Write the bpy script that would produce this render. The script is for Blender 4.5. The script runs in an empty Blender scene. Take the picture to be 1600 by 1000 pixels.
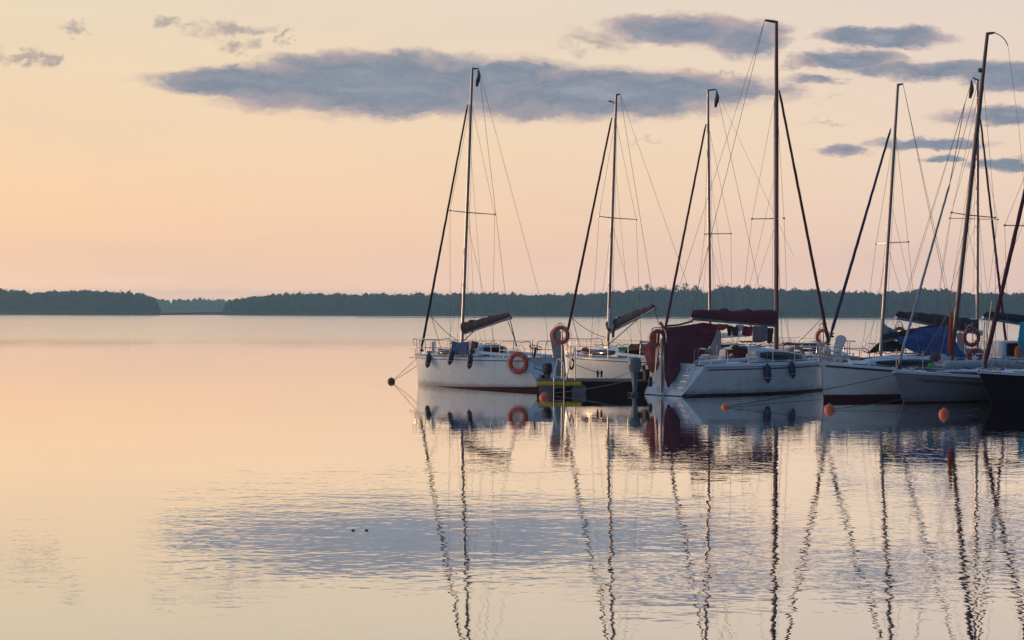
import bpy, math, random
import numpy as np
from mathutils import Vector, Matrix, noise

random.seed(7)
RNG = np.random.default_rng(7)
S = bpy.context.scene
COL = S.collection

# ------------------------------------------------------------------ camera
CAMZ = 2.5
F = 2900.0                      # focal length in pixels of a 1600 px wide picture
ROLL, PITCH = math.radians(0.25), math.atan(12 / F)
cam_d = bpy.data.cameras.new('camera')
cam = bpy.data.objects.new('camera', cam_d)
COL.objects.link(cam)
CAMROT = Matrix.Rotation(math.pi / 2 - PITCH, 3, 'X') @ Matrix.Rotation(ROLL, 3, 'Z')
cam.location = (0, 0, CAMZ)
cam.rotation_euler = CAMROT.to_euler()
cam_d.sensor_width = 36
cam_d.lens = F / 1600 * 36
cam_d.clip_start = 0.5
cam_d.clip_end = 9000
S.camera = cam


def ray(px, py):
    return CAMROT @ Vector(((px - 800) / F, (500 - py) / F, -1))


def P(px, py, Y):
    d = ray(px, py)
    return Vector((0, 0, CAMZ)) + d * (Y / d.y)


def W(px, py, z=0.0):
    d = ray(px, py)
    return Vector((0, 0, CAMZ)) + d * ((z - CAMZ) / d.z)


def lin(r, g, b):
    f = lambda c: (c / 255) / 12.92 if c <= 10 else ((c / 255 + .055) / 1.055) ** 2.4
    return (f(r), f(g), f(b), 1)


# ------------------------------------------------------------------ sky
w = bpy.data.worlds.new('World')
S.world = w
w.use_nodes = True
NT = w.node_tree
for n_ in list(NT.nodes):
    NT.nodes.remove(n_)


def nd(t, **k):
    o = NT.nodes.new(t)
    for a, b in k.items():
        setattr(o, a, b)
    return o


def lk(a, b):
    NT.links.new(a, b)


def mth(op, a, b=None, clamp=False):
    m = nd('ShaderNodeMath', operation=op, use_clamp=clamp)
    for i, v in enumerate((a, b)):
        if v is None:
            continue
        if isinstance(v, (int, float)):
            m.inputs[i].default_value = v
        else:
            lk(v, m.inputs[i])
    return m.outputs[0]


def vmt(op, a, b=None):
    m = nd('ShaderNodeVectorMath', operation=op)
    for i, v in enumerate((a, b)):
        if v is None:
            continue
        if isinstance(v, (tuple, list)):
            m.inputs[i].default_value = v
        else:
            lk(v, m.inputs[i])
    return m


def mrange(v, a, b, c=0.0, d=1.0, smooth=True):
    m = nd('ShaderNodeMapRange', interpolation_type='SMOOTHSTEP' if smooth else 'LINEAR')
    lk(v, m.inputs[0])
    for i, x in enumerate((a, b, c, d)):
        m.inputs[i + 1].default_value = x
    return m.outputs[0]


def mixc(f, a, b):
    m = nd('ShaderNodeMix', data_type='RGBA')
    if isinstance(f, (int, float)):
        m.inputs[0].default_value = f
    else:
        lk(f, m.inputs[0])
    for i, v in ((6, a), (7, b)):
        if isinstance(v, (tuple, list)):
            m.inputs[i].default_value = v
        else:
            lk(v, m.inputs[i])
    return m.outputs[2]


def ramp(v, stops):
    r = nd('ShaderNodeValToRGB')
    lk(v, r.inputs[0])
    e = r.color_ramp.elements
    e[0].position, e[0].color = stops[0]
    e[1].position, e[1].color = stops[-1]
    for p, c in stops[1:-1]:
        x = e.new(p)
        x.color = c
    return r.outputs[0]


SUNAZ = math.radians(-60)
geo = nd('ShaderNodeTexCoord')
sep = nd('ShaderNodeSeparateXYZ')
lk(geo.outputs['Generated'], sep.inputs[0])
X_, Y_, Z_ = sep.outputs
hor = mth('SQRT', mth('ADD', mth('MULTIPLY', X_, X_), mth('MULTIPLY', Y_, Y_)))
hor = mth('MAXIMUM', hor, 0.0001)
wdot = mth('DIVIDE', mth('ADD', mth('MULTIPLY', X_, math.sin(SUNAZ)), mth('MULTIPLY', Y_, math.cos(SUNAZ))), hor)
el = mth('MAXIMUM', Z_, 0.0)
ZEN = (0.16, 0.31, 0.60, 1)
HAZED = .00042


def veiled(stops):
    """the glow near the horizon is seen through the haze, so the sky behind it is brighter there"""
    es = [0, .006, .012, .018, .026, .036, .05, .088, .168, .32, .6, 1]
    out = []
    for e in es:
        for (a, ca), (b, cb) in zip(stops, stops[1:]):
            if a <= e <= b:
                q = (e - a) / (b - a)
                c = [x + (y - x) * q for x, y in zip(ca, cb)]
                break
        T = math.exp(-HAZED * min(2400, 25 / max(e, .001)))
        k = [(1 - g * (1 - T)) / T for g in (.19, .30, .43)] if e < .3 else [1, 1, 1]
        out.append((e, (c[0] * k[0], c[1] * k[1], c[2] * k[2], 1)))
    return out


sun_r = ramp(el, veiled([(0, (1.5, .85, .42, 1)), (.05, (1.6, .98, .46, 1)), (.09, (1.5, 1.0, .52, 1)), (.17, (1.05, .84, .56, 1)), (.32, (.50, .52, .52, 1)), (.6, (.24, .38, .60, 1)), (1, ZEN)]))
left_r = ramp(el, veiled([(0, lin(235, 193, 166)), (.018, lin(240, 197, 166)), (.05, lin(249, 206, 163)), (.088, lin(246, 213, 172)), (.168, lin(235, 217, 189)), (.32, (.40, .44, .48, 1)), (.6, (.20, .34, .56, 1)), (1, ZEN)]))
right_r = ramp(el, veiled([(0, lin(218, 188, 180)), (.025, lin(225, 194, 180)), (.05, lin(233, 205, 186)), (.088, lin(238, 213, 190)), (.168, lin(229, 213, 200)), (.32, (.32, .37, .45, 1)), (.6, (.16, .30, .52, 1)), (1, ZEN)]))
side_r = ramp(el, [(0, (.055, .055, .075, 1)), (.1, (.06, .068, .095, 1)), (.3, (.045, .08, .14, 1)), (.6, (.11, .21, .38, 1)), (1, ZEN)])
back_r = ramp(el, [(0, (.012, .014, .026, 1)), (.1, (.014, .02, .038, 1)), (.3, (.02, .04, .085, 1)), (.6, (.06, .14, .29, 1)), (1, ZEN)])
sky = mixc(mrange(wdot, -1.0, -.25), back_r, side_r)
sky = mixc(mrange(wdot, -.30, .28), sky, right_r)
sky = mixc(mrange(wdot, .30, .72, smooth=False), sky, left_r)
sky = mixc(mrange(wdot, .74, 1.0, smooth=False), sky, sun_r)

# clouds: (centre x, centre y, half width, half height, strength) in hundredths of a radian east and above the horizon
ysafe = mth('MAXIMUM', Y_, 0.05)
uu, vv = mth('DIVIDE', X_, ysafe), mth('DIVIDE', Z_, ysafe)
comb = nd('ShaderNodeCombineXYZ')
lk(uu, comb.inputs[0]); lk(vv, comb.inputs[1])
p0 = comb.outputs[0]


def noise_tex(vec, scale, detail, rough, stretch):
    s = vmt('MULTIPLY', vec, stretch)
    n = nd('ShaderNodeTexNoise', noise_dimensions='3D')
    lk(s.outputs[0], n.inputs['Vector'])
    n.inputs['Scale'].default_value = scale
    n.inputs['Detail'].default_value = detail
    n.inputs['Roughness'].default_value = rough
    return n


nA = noise_tex(p0, 42, 6, .62, (1, 2.2, 1))
off = vmt('MULTIPLY', vmt('SUBTRACT', nA.outputs['Color'], (.5, .5, .5)).outputs[0], (.030, .014, 0))
p1 = vmt('ADD', p0, off.outputs[0]).outputs[0]
CL = [(640, 135, 345, 50, 1), (430, 130, 215, 27, 1), (560, 112, 165, 32, 1), (890, 146, 300, 42, 1), (760, 122, 170, 30, 1), (1090, 140, 165, 24, .9),
      (1080, 45, 130, 27, 1), (1165, 58, 72, 32, 1), (1385, 58, 112, 19, 1), (1335, 92, 80, 16, 1),
      (1450, 110, 150, 15, .55), (1565, 120, 75, 24, 1), (1580, 178, 90, 17, .95), (1455, 223, 105, 9, .7), (1320, 234, 55, 12, .6),
      (1570, 258, 75, 11, .8), (1475, 248, 38, 9, .65), (1270, 124, 62, 10, .45), (1500, 182, 60, 20, .25),
      (1750, 90, 120, 25, .8), (1800, 210, 160, 18, .7), (-200, 60, 90, 18, .5), (-330, 150, 120, 15, .5),
      (700, -90, 120, 14, .3), (1330, -120, 160, 18, .4)]
nW = noise_tex(p0, 75, 5, .65, (1, 1.3, 1))
offw = vmt('MULTIPLY', vmt('SUBTRACT', nW.outputs['Color'], (.5, .5, .5)).outputs[0], (.030, .024, 0))
p2 = vmt('ADD', p1, offw.outputs[0]).outputs[0]
wisp = None
for cx, cy, rx, ry, st in [(40, 90, 50, 11, .9), (75, 96, 16, 14, .9), (122, 46, 22, 11, .7), (262, 40, 24, 13, .8), (300, 48, 26, 12, .5), (362, 44, 40, 16, .9), (398, 46, 30, 12, .7),
                           (358, 76, 26, 13, .8), (395, 74, 20, 11, .6), (450, 56, 13, 15, .8), (330, 52, 16, 15, .4), (1130, 120, 40, 6, .5), (1300, 190, 36, 5, .5), (1290, 152, 34, 4, .4), (1010, 224, 36, 5, .4), (940, 52, 60, 18, .6), (930, 66, 60, 16, .7), (1250, 100, 50, 12, .6)]:
    d = ray(cx, cy)
    s1 = vmt('SUBTRACT', p2, (d.x / d.y, d.z / d.y, 0))
    s2 = vmt('MULTIPLY', s1.outputs[0], (F / (rx * 1.25), F / (ry * 1.25), 0))
    val = mth('MULTIPLY', mth('SUBTRACT', 1.0, vmt('LENGTH', s2.outputs[0]).outputs['Value']), st)
    wisp = val if wisp is None else mth('MAXIMUM', wisp, val)
wfac = mth('MULTIPLY', mrange(wisp, .0, .75), mth('MULTIPLY', mrange(Y_, .25, .5), .66))
sky = mixc(wfac, sky, lin(146, 138, 146))
dens = None
for cx, cy, rx, ry, st in CL:
    d = ray(cx, cy)
    c = (d.x / d.y, d.z / d.y, 0)
    s1 = vmt('SUBTRACT', p1, c)
    s2 = vmt('MULTIPLY', s1.outputs[0], (F / (rx * (1.14 if rx > 62 else 1.0)), F / (ry * (1.2 if rx > 62 else 1.0)), 0))
    ln = vmt('LENGTH', s2.outputs[0]).outputs['Value']
    val = mth('MULTIPLY', mth('SUBTRACT', 1.0, ln), .12 + .98 * st)
    dens = val if dens is None else mth('MAXIMUM', dens, val)
nB = noise_tex(p1, 30, 8, .68, (1, 2.4, 1))
dd = mth('ADD', dens, mth('MULTIPLY', mth('SUBTRACT', nB.outputs['Fac'], .5), .75))
fac = mth('MULTIPLY', mrange(dd, -.03, .40), mrange(dens, -.14, .14))
fac = mth('MULTIPLY', fac, mth('MULTIPLY', mrange(Y_, .25, .5), .93))
# faint high veils across the clear sky
nV = noise_tex(p0, 5, 7, .6, (1, 5.0, 1))
sky = mixc(mth('MULTIPLY', mrange(nV.outputs['Fac'], .45, .8), mth('MULTIPLY', mrange(Y_, .1, .4), .22)), sky, lin(214, 198, 192))
nC = noise_tex(p1, 14, 9, .66, (1, 3.4, 1))
core = mth('ADD', mth('MULTIPLY', dens, .85), mth('MULTIPLY', mth('SUBTRACT', nC.outputs['Fac'], .5), 1.9), clamp=True)
ccol = ramp(core, [(0, lin(198, 176, 170)), (.16, lin(176, 160, 167)), (.34, lin(146, 148, 161)), (.58, lin(117, 133, 155)), (.78, lin(124, 139, 159)), (1, lin(146, 155, 169))])
nD = noise_tex(p1, 60, 7, .7, (1, 3.0, 1))
ccol = mixc(mth('MULTIPLY', mrange(nD.outputs['Fac'], .40, .70), .32), ccol, lin(172, 166, 176))
sky = mixc(fac, sky, ccol)
bg = nd('ShaderNodeBackground')
lk(sky, bg.inputs[0])
bg.inputs[1].default_value = 1.0
wo = nd('ShaderNodeOutputWorld')
lk(bg.outputs[0], wo.inputs[0])

# ------------------------------------------------------------------ sun (on the horizon, out of frame to the left)
sl = bpy.data.lights.new('sun', 'SUN')
sl.energy = 1.5
sl.angle = math.radians(2.5)
sl.color = (1.0, .62, .36)
so = bpy.data.objects.new('sun', sl)
COL.objects.link(so)
SEL = math.radians(3.0)
sdir = Vector((math.sin(SUNAZ) * math.cos(SEL), math.cos(SUNAZ) * math.cos(SEL), math.sin(SEL)))
so.rotation_euler = sdir.to_track_quat('Z', 'Y').to_euler()
so.location = (-60, 60, 20)

vs = S.view_settings
vs.view_transform = 'Standard'
vs.look = 'None'
vs.exposure = 0.0
vs.gamma = 1.0
vs.use_curve_mapping = False
S.cycles.volume_bounces = 0
S.cycles.volume_step_rate = 4
S.cycles.max_bounces = 8

# ------------------------------------------------------------------ materials
MATS = {}


def mat(name, col, rough=.5, metal=0, spec=.5, var=.12, vscale=3.0, bump=0, bscale=30, stripes=None, emis=None, coat=0):
    if name in MATS:
        return MATS[name]
    m = bpy.data.materials.new(name)
    m.use_nodes = True
    nt = m.node_tree
    b = nt.nodes['Principled BSDF']
    b.inputs['Roughness'].default_value = rough
    b.inputs['Metallic'].default_value = metal
    b.inputs['Specular IOR Level'].default_value = spec
    b.inputs['Coat Weight'].default_value = coat
    tc = nt.nodes.new('ShaderNodeTexCoord')
    n = nt.nodes.new('ShaderNodeTexNoise')
    n.inputs['Scale'].default_value = vscale
    n.inputs['Detail'].default_value = 5
    nt.links.new(tc.outputs['Object'], n.inputs['Vector'])
    mx = nt.nodes.new('ShaderNodeMix')
    mx.data_type = 'RGBA'
    c = Vector(col[:3])
    mx.inputs[6].default_value = (*(c * (1 - var * 1.6)), 1)
    mx.inputs[7].default_value = (*[min(1, x) for x in c * (1 + var)], 1)
    nt.links.new(n.outputs['Fac'], mx.inputs[0])
    nt.links.new(mx.outputs[2], b.inputs['Base Color'])
    if bump:
        n2 = nt.nodes.new('ShaderNodeTexNoise')
        n2.inputs['Scale'].default_value = bscale
        n2.inputs['Detail'].default_value = 4
        nt.links.new(tc.outputs['Object'], n2.inputs['Vector'])
        bp = nt.nodes.new('ShaderNodeBump')
        bp.inputs['Strength'].default_value = 1
        bp.inputs['Distance'].default_value = bump
        nt.links.new(n2.outputs['Fac'], bp.inputs['Height'])
        nt.links.new(bp.outputs[0], b.inputs['Normal'])
    MATS[name] = m
    return m


GEL = mat('white_gelcoat', (.74, .74, .72), .22, var=.07, vscale=1.2)
GELOLD = mat('weathered_gelcoat', (.66, .65, .62), .35, var=.10, vscale=1.6)
DECKM = mat('deck_gelcoat', (.72, .73, .74), .5, var=.08, vscale=4, bump=.002, bscale=60)
GREYH = mat('grey_hull_paint', (.24, .21, .235), .35, spec=.3, var=.08, vscale=1.5)
NAVYH = mat('navy_hull_paint', (.022, .003, .009), .4, spec=.12, var=.15, vscale=1.5)
RED = mat('dark_red_antifouling', (.075, .009, .013), .6, spec=.2, var=.25, vscale=5)
DARK = mat('dark_trim', (.03, .03, .035), .4)
ALU = mat('mast_aluminium', (.34, .32, .33), .3, metal=.8, var=.10, vscale=2)
ALUD = mat('dark_anodised_mast', (.16, .12, .12), .35, metal=.6, var=.1, vscale=2)
STEEL = mat('stainless_tube', (.62, .62, .62), .2, metal=1, var=.05)
WIRE = mat('rigging_wire', (.20, .17, .16), .4, metal=.7, var=.05)
ROPE = mat('rope', (.30, .25, .21), .85, var=.2, vscale=20)
ROPED = mat('dark_rope', (.10, .06, .06), .85, var=.2, vscale=20)
MAROON = mat('maroon_canvas', (.19, .022, .040), .8, var=.35, vscale=1.6, bump=.03, bscale=6)
BROWN = mat('brown_canvas', (.095, .045, .050), .88, var=.25, vscale=2, bump=.03, bscale=7)
NAVY = mat('navy_canvas', (.040, .035, .060), .85, var=.25, vscale=2, bump=.03, bscale=7)
BLUE = mat('blue_tarp', (.022, .055, .20), .6, var=.25, vscale=2, bump=.03, bscale=5)
BLUEC = mat('blue_cloth', (.05, .10, .24), .9, var=.5, vscale=9, bump=.01, bscale=16)
TOWEL = mat('pale_blue_towel', (.28, .36, .50), .95, var=.3, vscale=10)
OLIVE = mat('olive_canvas', (.045, .038, .018), .9, var=.25, vscale=4)
TURQ = mat('turquoise_tarp', (.01, .36, .46), .55, var=.2, vscale=3, bump=.01, bscale=8)
WHCAN = mat('grey_white_canvas', (.48, .49, .50), .85, var=.18, vscale=5, bump=.02, bscale=7)
FURB = mat('black_furled_sail', (.020, .012, .016), .85, var=.3, vscale=6)
FURM = mat('maroon_furled_sail', (.10, .014, .024), .85, var=.3, vscale=6)
FURN = mat('navy_furled_sail', (.018, .022, .075), .8, var=.3, vscale=6)
FURG = mat('grey_furled_sail', (.30, .30, .33), .8, var=.2, vscale=6)
REDC = mat('red_canvas', (.42, .045, .015), .8, var=.2, vscale=5)
ORANGE = mat('orange_buoy_plastic', (.78, .13, .045), .5, var=.15, vscale=8)
DKBUOY = mat('dark_red_buoy_plastic', (.16, .03, .025), .6, var=.2, vscale=8)
LBUOY = mat('lifebuoy_orange', (.55, .075, .025), .55, var=.15, vscale=6)
LBDARK = mat('faded_lifebuoy_red', (.34, .05, .03), .65, var=.2, vscale=6)
BAND = mat('reflective_band', (.30, .26, .26), .4, var=.1)
FEND = mat('navy_fender_vinyl', (.018, .030, .085), .45, var=.15, vscale=5)
YELL = mat('chipped_yellow_paint', (.80, .48, .02), .6, var=.35, vscale=7)
WOOD = mat('weathered_planking', (.13, .085, .065), .85, var=.3, vscale=6, bump=.004, bscale=30)
WOODD = mat('dark_wet_timber', (.030, .009, .011), .7, spec=.2, var=.3, vscale=3)
FLOATM = mat('grey_float_concrete', (.20, .18, .19), .85, var=.2, vscale=4)
GREYB = mat('grey_rudder_paint', (.36, .35, .33), .55, var=.18, vscale=4)
MOTG = mat('grey_motor_paint', (.16, .18, .20), .35, var=.1)
MOTD = mat('black_motor_plastic', (.020, .018, .026), .35, var=.1)
GLASS = mat('dark_cabin_window', (.02, .018, .025), .08, var=.1)
DOORM = mat('maroon_wood_hatch_board', (.070, .012, .014), .9, spec=.08, var=.2, vscale=4)
TANP = mat('tan_panel', (.32, .24, .19), .7, var=.1)
GREENC = mat('bright_green_cloth', (.05, .42, .06), .8)
ORC = mat('orange_cloth', (.62, .16, .03), .85)
PINKC = mat('pink_cloth', (.50, .03, .09), .9, var=.2)
WHC = mat('white_cloth', (.60, .58, .60), .9, var=.1)
GREYC = mat('striped_grey_cloth', (.26, .19, .20), .9, var=.3, vscale=12)
HORSE = mat('horseshoe_buoy_yellow', (.35, .22, .08), .7, var=.2)
FOLIAGE = mat('forest_foliage', (.045, .060, .045), .9, spec=.1, var=.45, vscale=.15)
REEDM = mat('reed_green', (.10, .12, .08), .95, spec=.1, var=.3, vscale=.2)
TRUNK = mat('bark', (.06, .05, .04), .9)
SHOREM = mat('shore_soil', (.06, .07, .05), .95, var=.3, vscale=.05)


def hull_mat(name, col, rough, seed, grime=(.30, .24, .17)):
    m = bpy.data.materials.new(name)
    m.use_nodes = True
    nt = m.node_tree
    global NT
    keep, NT = NT, nt
    b = nt.nodes['Principled BSDF']
    b.inputs['Specular IOR Level'].default_value = .5
    tc = nd('ShaderNodeTexCoord')
    pos = tc.outputs['Object']
    sp = nd('ShaderNodeSeparateXYZ')
    lk(pos, sp.inputs[0])

    def nz(stretch, det=5, ro=.6):
        v = vmt('MULTIPLY', vmt('ADD', pos, (seed, seed, 0)).outputs[0], stretch)
        n = nd('ShaderNodeTexNoise')
        n.inputs['Scale'].default_value = 1
        n.inputs['Detail'].default_value = det
        n.inputs['Roughness'].default_value = ro
        lk(v.outputs[0], n.inputs['Vector'])
        return n.outputs['Fac']
    cloudy = mixc(mrange(nz((.9, .9, 1.6)), .3, .7), (*[c * .88 for c in col], 1), (*col, 1))
    runs = mth('MULTIPLY', mrange(nz((9, 9, .7), 4), .55, .78), .38)
    scum = mth('MULTIPLY', mrange(mth('ADD', sp.outputs[2], mth('MULTIPLY', mth('SUBTRACT', nz((5, 5, 3)), .5), .22)), .05, .24, 1.0, 0.0), .6)
    scuff = mth('MULTIPLY', mrange(nz((3, 3, 22), 6, .7), .64, .74), .35)
    c1 = mixc(runs, cloudy, (*grime, 1))
    c2 = mixc(scum, c1, (grime[0] * .55, grime[1] * .52, grime[2] * .5, 1))
    c3 = mixc(scuff, c2, (.16, .15, .15, 1))
    lk(c3, b.inputs['Base Color'])
    lk(mth('ADD', mth('MULTIPLY', nz((4, 4, 4)), .22), rough), b.inputs['Roughness'])
    NT = keep
    return m


HULLW = hull_mat('white_hull_with_grime', (.78, .77, .75), .12, 3)
HULLO = hull_mat('weathered_white_hull', (.70, .69, .66), .18, 11)
HULLG = hull_mat('grey_hull_with_grime', (.25, .215, .24), .22, 23, (.17, .13, .12))


# ------------------------------------------------------------------ mesh helpers
class MB:
    def __init__(s):
        s.v, s.f, s.m = [], [], []

    def add(s, vs_, fs, mi=0):
        o = len(s.v)
        s.v += [tuple(p) for p in vs_]
        s.f += [tuple(i + o for i in f) for f in fs]
        s.m += [mi] * len(fs)
        return s

    def tube(s, pts, r, n=8, cap=True, mi=0):
        pts = [Vector(p) for p in pts]
        k = len(pts)
        rs = r if isinstance(r, (list, tuple)) else [r] * k
        up = None
        vv_, ff = [], []
        for i, p in enumerate(pts):
            t = (pts[min(i + 1, k - 1)] - pts[max(i - 1, 0)])
            if t.length < 1e-9:
                t = Vector((0, 0, 1))
            t.normalize()
            if up is None:
                a = Vector((0, 0, 1)) if abs(t.z) < .9 else Vector((1, 0, 0))
                up = (a - t * a.dot(t)).normalized()
            else:
                up = up - t * up.dot(t)
                up = up.normalized() if up.length > 1e-6 else t.orthogonal().normalized()
            sd = t.cross(up)
            for j in range(n):
                a = 2 * math.pi * j / n
                vv_.append(p + (up * math.cos(a) + sd * math.sin(a)) * rs[i])
        for i in range(k - 1):
            for j in range(n):
                ff.append((i * n + j, i * n + (j + 1) % n, (i + 1) * n + (j + 1) % n, (i + 1) * n + j))
        if cap:
            ff.append(tuple(range(n - 1, -1, -1)))
            ff.append(tuple((k - 1) * n + j for j in range(n)))
        return s.add(vv_, ff, mi)

    def box(s, c, d, rz=0, M=None, mi=0):
        vv_ = []
        for sx in (-1, 1):
            for sy in (-1, 1):
                for sz in (-1, 1):
                    p = Vector((sx * d[0] / 2, sy * d[1] / 2, sz * d[2] / 2))
                    if rz:
                        p = Matrix.Rotation(rz, 3, 'Z') @ p
                    if M is not None:
                        p = M @ p
                    vv_.append(p + Vector(c))
        return s.add(vv_, [(0, 1, 3, 2), (4, 6, 7, 5), (0, 4, 5, 1), (2, 3, 7, 6), (0, 2, 6, 4), (1, 5, 7, 3)], mi)

    def grid(s, rows, mi=0, close=False):
        k = len(rows[0])
        vv_ = [p for r in rows for p in r]
        ff = []
        for i in range(len(rows) - 1):
            for j in range(k - 1 + (1 if close else 0)):
                ff.append((i * k + j, i * k + (j + 1) % k, (i + 1) * k + (j + 1) % k, (i + 1) * k + j))
        return s.add(vv_, ff, mi)

    def lathe(s, prof, c=(0, 0, 0), n=12, M=None, mi=0):
        rows = []
        for r, z in prof:
            row = []
            for j in range(n):
                a = 2 * math.pi * j / n
                p = Vector((max(r, .0005) * math.cos(a), max(r, .0005) * math.sin(a), z))
                if M is not None:
                    p = M @ p
                row.append(p + Vector(c))
            rows.append(row)
        return s.grid(rows, mi, close=True)

    def build(s, name, m, parent=None, smooth=True, kind=None, label=None, solid=0, bevel=0):
        me = bpy.data.meshes.new(name)
        me.from_pydata(s.v, [], s.f)
        ms = m if isinstance(m, (list, tuple)) else [m]
        for x in ms:
            me.materials.append(x)
        if len(ms) > 1:
            me.polygons.foreach_set('material_index', s.m)
        if smooth:
            me.polygons.foreach_set('use_smooth', [True] * len(me.polygons))
            me.set_sharp_from_angle(angle=math.radians(38))
        me.update()
        o = bpy.data.objects.new(name, me)
        COL.objects.link(o)
        if parent:
            o.parent = parent
        if kind:
            o['kind'] = kind
        if label:
            o['label'] = label
        if solid:
            md = o.modifiers.new('thickness', 'SOLIDIFY')
            md.thickness = solid
        if bevel:
            md = o.modifiers.new('bevel', 'BEVEL')
            md.width = bevel
            md.segments = 2
        return o


def empty(name, loc=(0, 0, 0), rz=0):
    o = bpy.data.objects.new(name, None)
    o.empty_display_size = .2
    COL.objects.link(o)
    o.location = loc
    o.rotation_euler = (0, 0, rz)
    return o


def tag(o, label, cat, group=None):
    o['label'] = label
    o['category'] = cat
    if group:
        o['group'] = group
    return o


def sag(a, b, s, n=12):
    a, b = Vector(a), Vector(b)
    return [a.lerp(b, i / n) - Vector((0, 0, s * 4 * (i / n) * (1 - i / n))) for i in range(n + 1)]


def smooth_path(pts, n=5):
    pts = [Vector(p) for p in pts]
    out = []
    for i in range(len(pts) - 1):
        p0_, p1_, p2, p3 = pts[max(i - 1, 0)], pts[i], pts[i + 1], pts[min(i + 2, len(pts) - 1)]
        for k in range(n):
            t = k / n
            out.append(.5 * ((2 * p1_) + (p2 - p0_) * t + (2 * p0_ - 5 * p1_ + 4 * p2 - p3) * t * t + (3 * p1_ - p0_ - 3 * p2 + p3) * t ** 3))
    out.append(pts[-1])
    return out


def centred(name, mb, m, label, cat, group=None, at=None, **k):
    """top-level thing in one mesh, with its origin at its base"""
    c = sum((Vector(v) for v in mb.v), Vector()) / len(mb.v)
    c.z = min(v[2] for v in mb.v)
    if at is not None:
        c = Vector(at)
    mb.v = [tuple(Vector(v) - c) for v in mb.v]
    o = mb.build(name, m, **k)
    o.location = c
    tag(o, label, cat, group)
    return o


def cloth_rows(rows, nu=18, nv=14, amp=.05, fold=3.0, seed=0):
    """rows: list of polylines (same count) of world points; refined bilinearly, rippled"""
    R = len(rows)
    C_ = len(rows[0])
    out = []
    for i in range(nv + 1):
        a = i / nv * (R - 1)
        r0 = min(int(a), R - 2)
        fa = a - r0
        row = []
        for j in range(nu + 1):
            b = j / nu * (C_ - 1)
            c0 = min(int(b), C_ - 2)
            fb = b - c0
            p = (Vector(rows[r0][c0]) * (1 - fb) + Vector(rows[r0][c0 + 1]) * fb) * (1 - fa) + (Vector(rows[r0 + 1][c0]) * (1 - fb) + Vector(rows[r0 + 1][c0 + 1]) * fb) * fa
            q = noise.noise(Vector((p.x * fold + seed, p.z * fold * .6, seed * 3.1))) + .5 * noise.noise(Vector((p.x * fold * 2.3, p.z * fold * 2, seed)))
            q += .8 * math.sin(9 * (p.x * .8 + p.z * 1.3) + 4 * noise.noise(Vector((p.x, p.z, seed)) * 1.3)) * noise.noise(Vector((p.x * .9, p.z * .9, seed + 5)))
            p = p + Vector((.25, -1, .15)) * (q * amp)
            row.append(p)
        out.append(row)
    return out


# ------------------------------------------------------------------ water and land
def water_material():
    m = bpy.data.materials.new('lake_water')
    m.use_nodes = True
    nt = m.node_tree
    for x in list(nt.nodes):
        nt.nodes.remove(x)
    global NT
    keep = NT
    NT = nt
    tc = nd('ShaderNodeTexCoord')
    pos = tc.outputs['Object']
    sp = nd('ShaderNodeSeparateXYZ')
    lk(pos, sp.inputs[0])
    px, py, _ = sp.outputs

    def wv(scale, stretch, detail=2, rough=.5, off=0):
        s = vmt('MULTIPLY', vmt('ADD', pos, (off, off * 1.7, 0)).outputs[0], (scale / stretch, scale, 1))
        n = nd('ShaderNodeTexNoise')
        lk(s.outputs[0], n.inputs['Vector'])
        n.inputs['Scale'].default_value = 1
        n.inputs['Detail'].default_value = detail
        n.inputs['Roughness'].default_value = rough
        return n.outputs['Fac']
    # patches where a breath of wind wrinkles the surface
    patch = mrange(wv(.16, 2.6, 4, .6, 31), .34, .66, .28, 1.15)
    calm = mrange(py, 30, 54, 1.0, .22)
    near = mrange(py, 11, 19, .45, 1.0)
    amp = mth('MULTIPLY', mth('MULTIPLY', patch, calm), near)
    h = mth('ADD', mth('MULTIPLY', wv(3.9, 1.0, 1, .5), .0029), mth('MULTIPLY', wv(1.1, 2.2, 1, .5, 9), .0040))
    h = mth('ADD', h, mth('MULTIPLY', wv(9, 1.2, 1, .5, 4), .0012))
    h = mth('MULTIPLY', h, amp)
    swell = mth('MULTIPLY', wv(.16, 3.5, 1, .5, 77), .004)
    h = mth('ADD', h, swell)
    bp = nd('ShaderNodeBump')
    bp.inputs['Strength'].default_value = 1
    bp.inputs['Distance'].default_value = 1.0
    lk(h, bp.inputs['Height'])
    # far out the ripples are smaller than a pixel: they become roughness
    edge = mth('ADD', py, mth('ADD', mth('MULTIPLY', px, -.1), mth('MULTIPLY', mth('SUBTRACT', wv(.02, 4, 3, .5, 5), .5), 60)))
    far = mrange(edge, 105, 190)
    streak = mrange(wv(.06, 9, 3, .6, 2), .35, .7, .75, 1.1)
    rough = mth('ADD', mth('MULTIPLY', mth('MULTIPLY', far, .15), streak), mrange(py, 20, 60, .004, .022))
    gl = nd('ShaderNodeBsdfGlossy')
    gl.distribution = 'MULTI_GGX'
    gl.inputs['Color'].default_value = (1.0, .975, .94, 1)
    lk(rough, gl.inputs['Roughness'])
    lk(bp.outputs[0], gl.inputs['Normal'])
    df = nd('ShaderNodeBsdfDiffuse')
    df.inputs['Color'].default_value = (.045, .036, .040, 1)
    fr = nd('ShaderNodeFresnel')
    fr.inputs['IOR'].default_value = 1.33
    f = mrange(fr.outputs[0], .02, .60, .56, 1.0, smooth=False)
    mx = nd('ShaderNodeMixShader')
    lk(f, mx.inputs[0])
    lk(df.outputs[0], mx.inputs[1])
    lk(gl.outputs[0], mx.inputs[2])
    out = nd('ShaderNodeOutputMaterial')
    lk(mx.outputs[0], out.inputs[0])
    NT = keep
    return m


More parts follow.
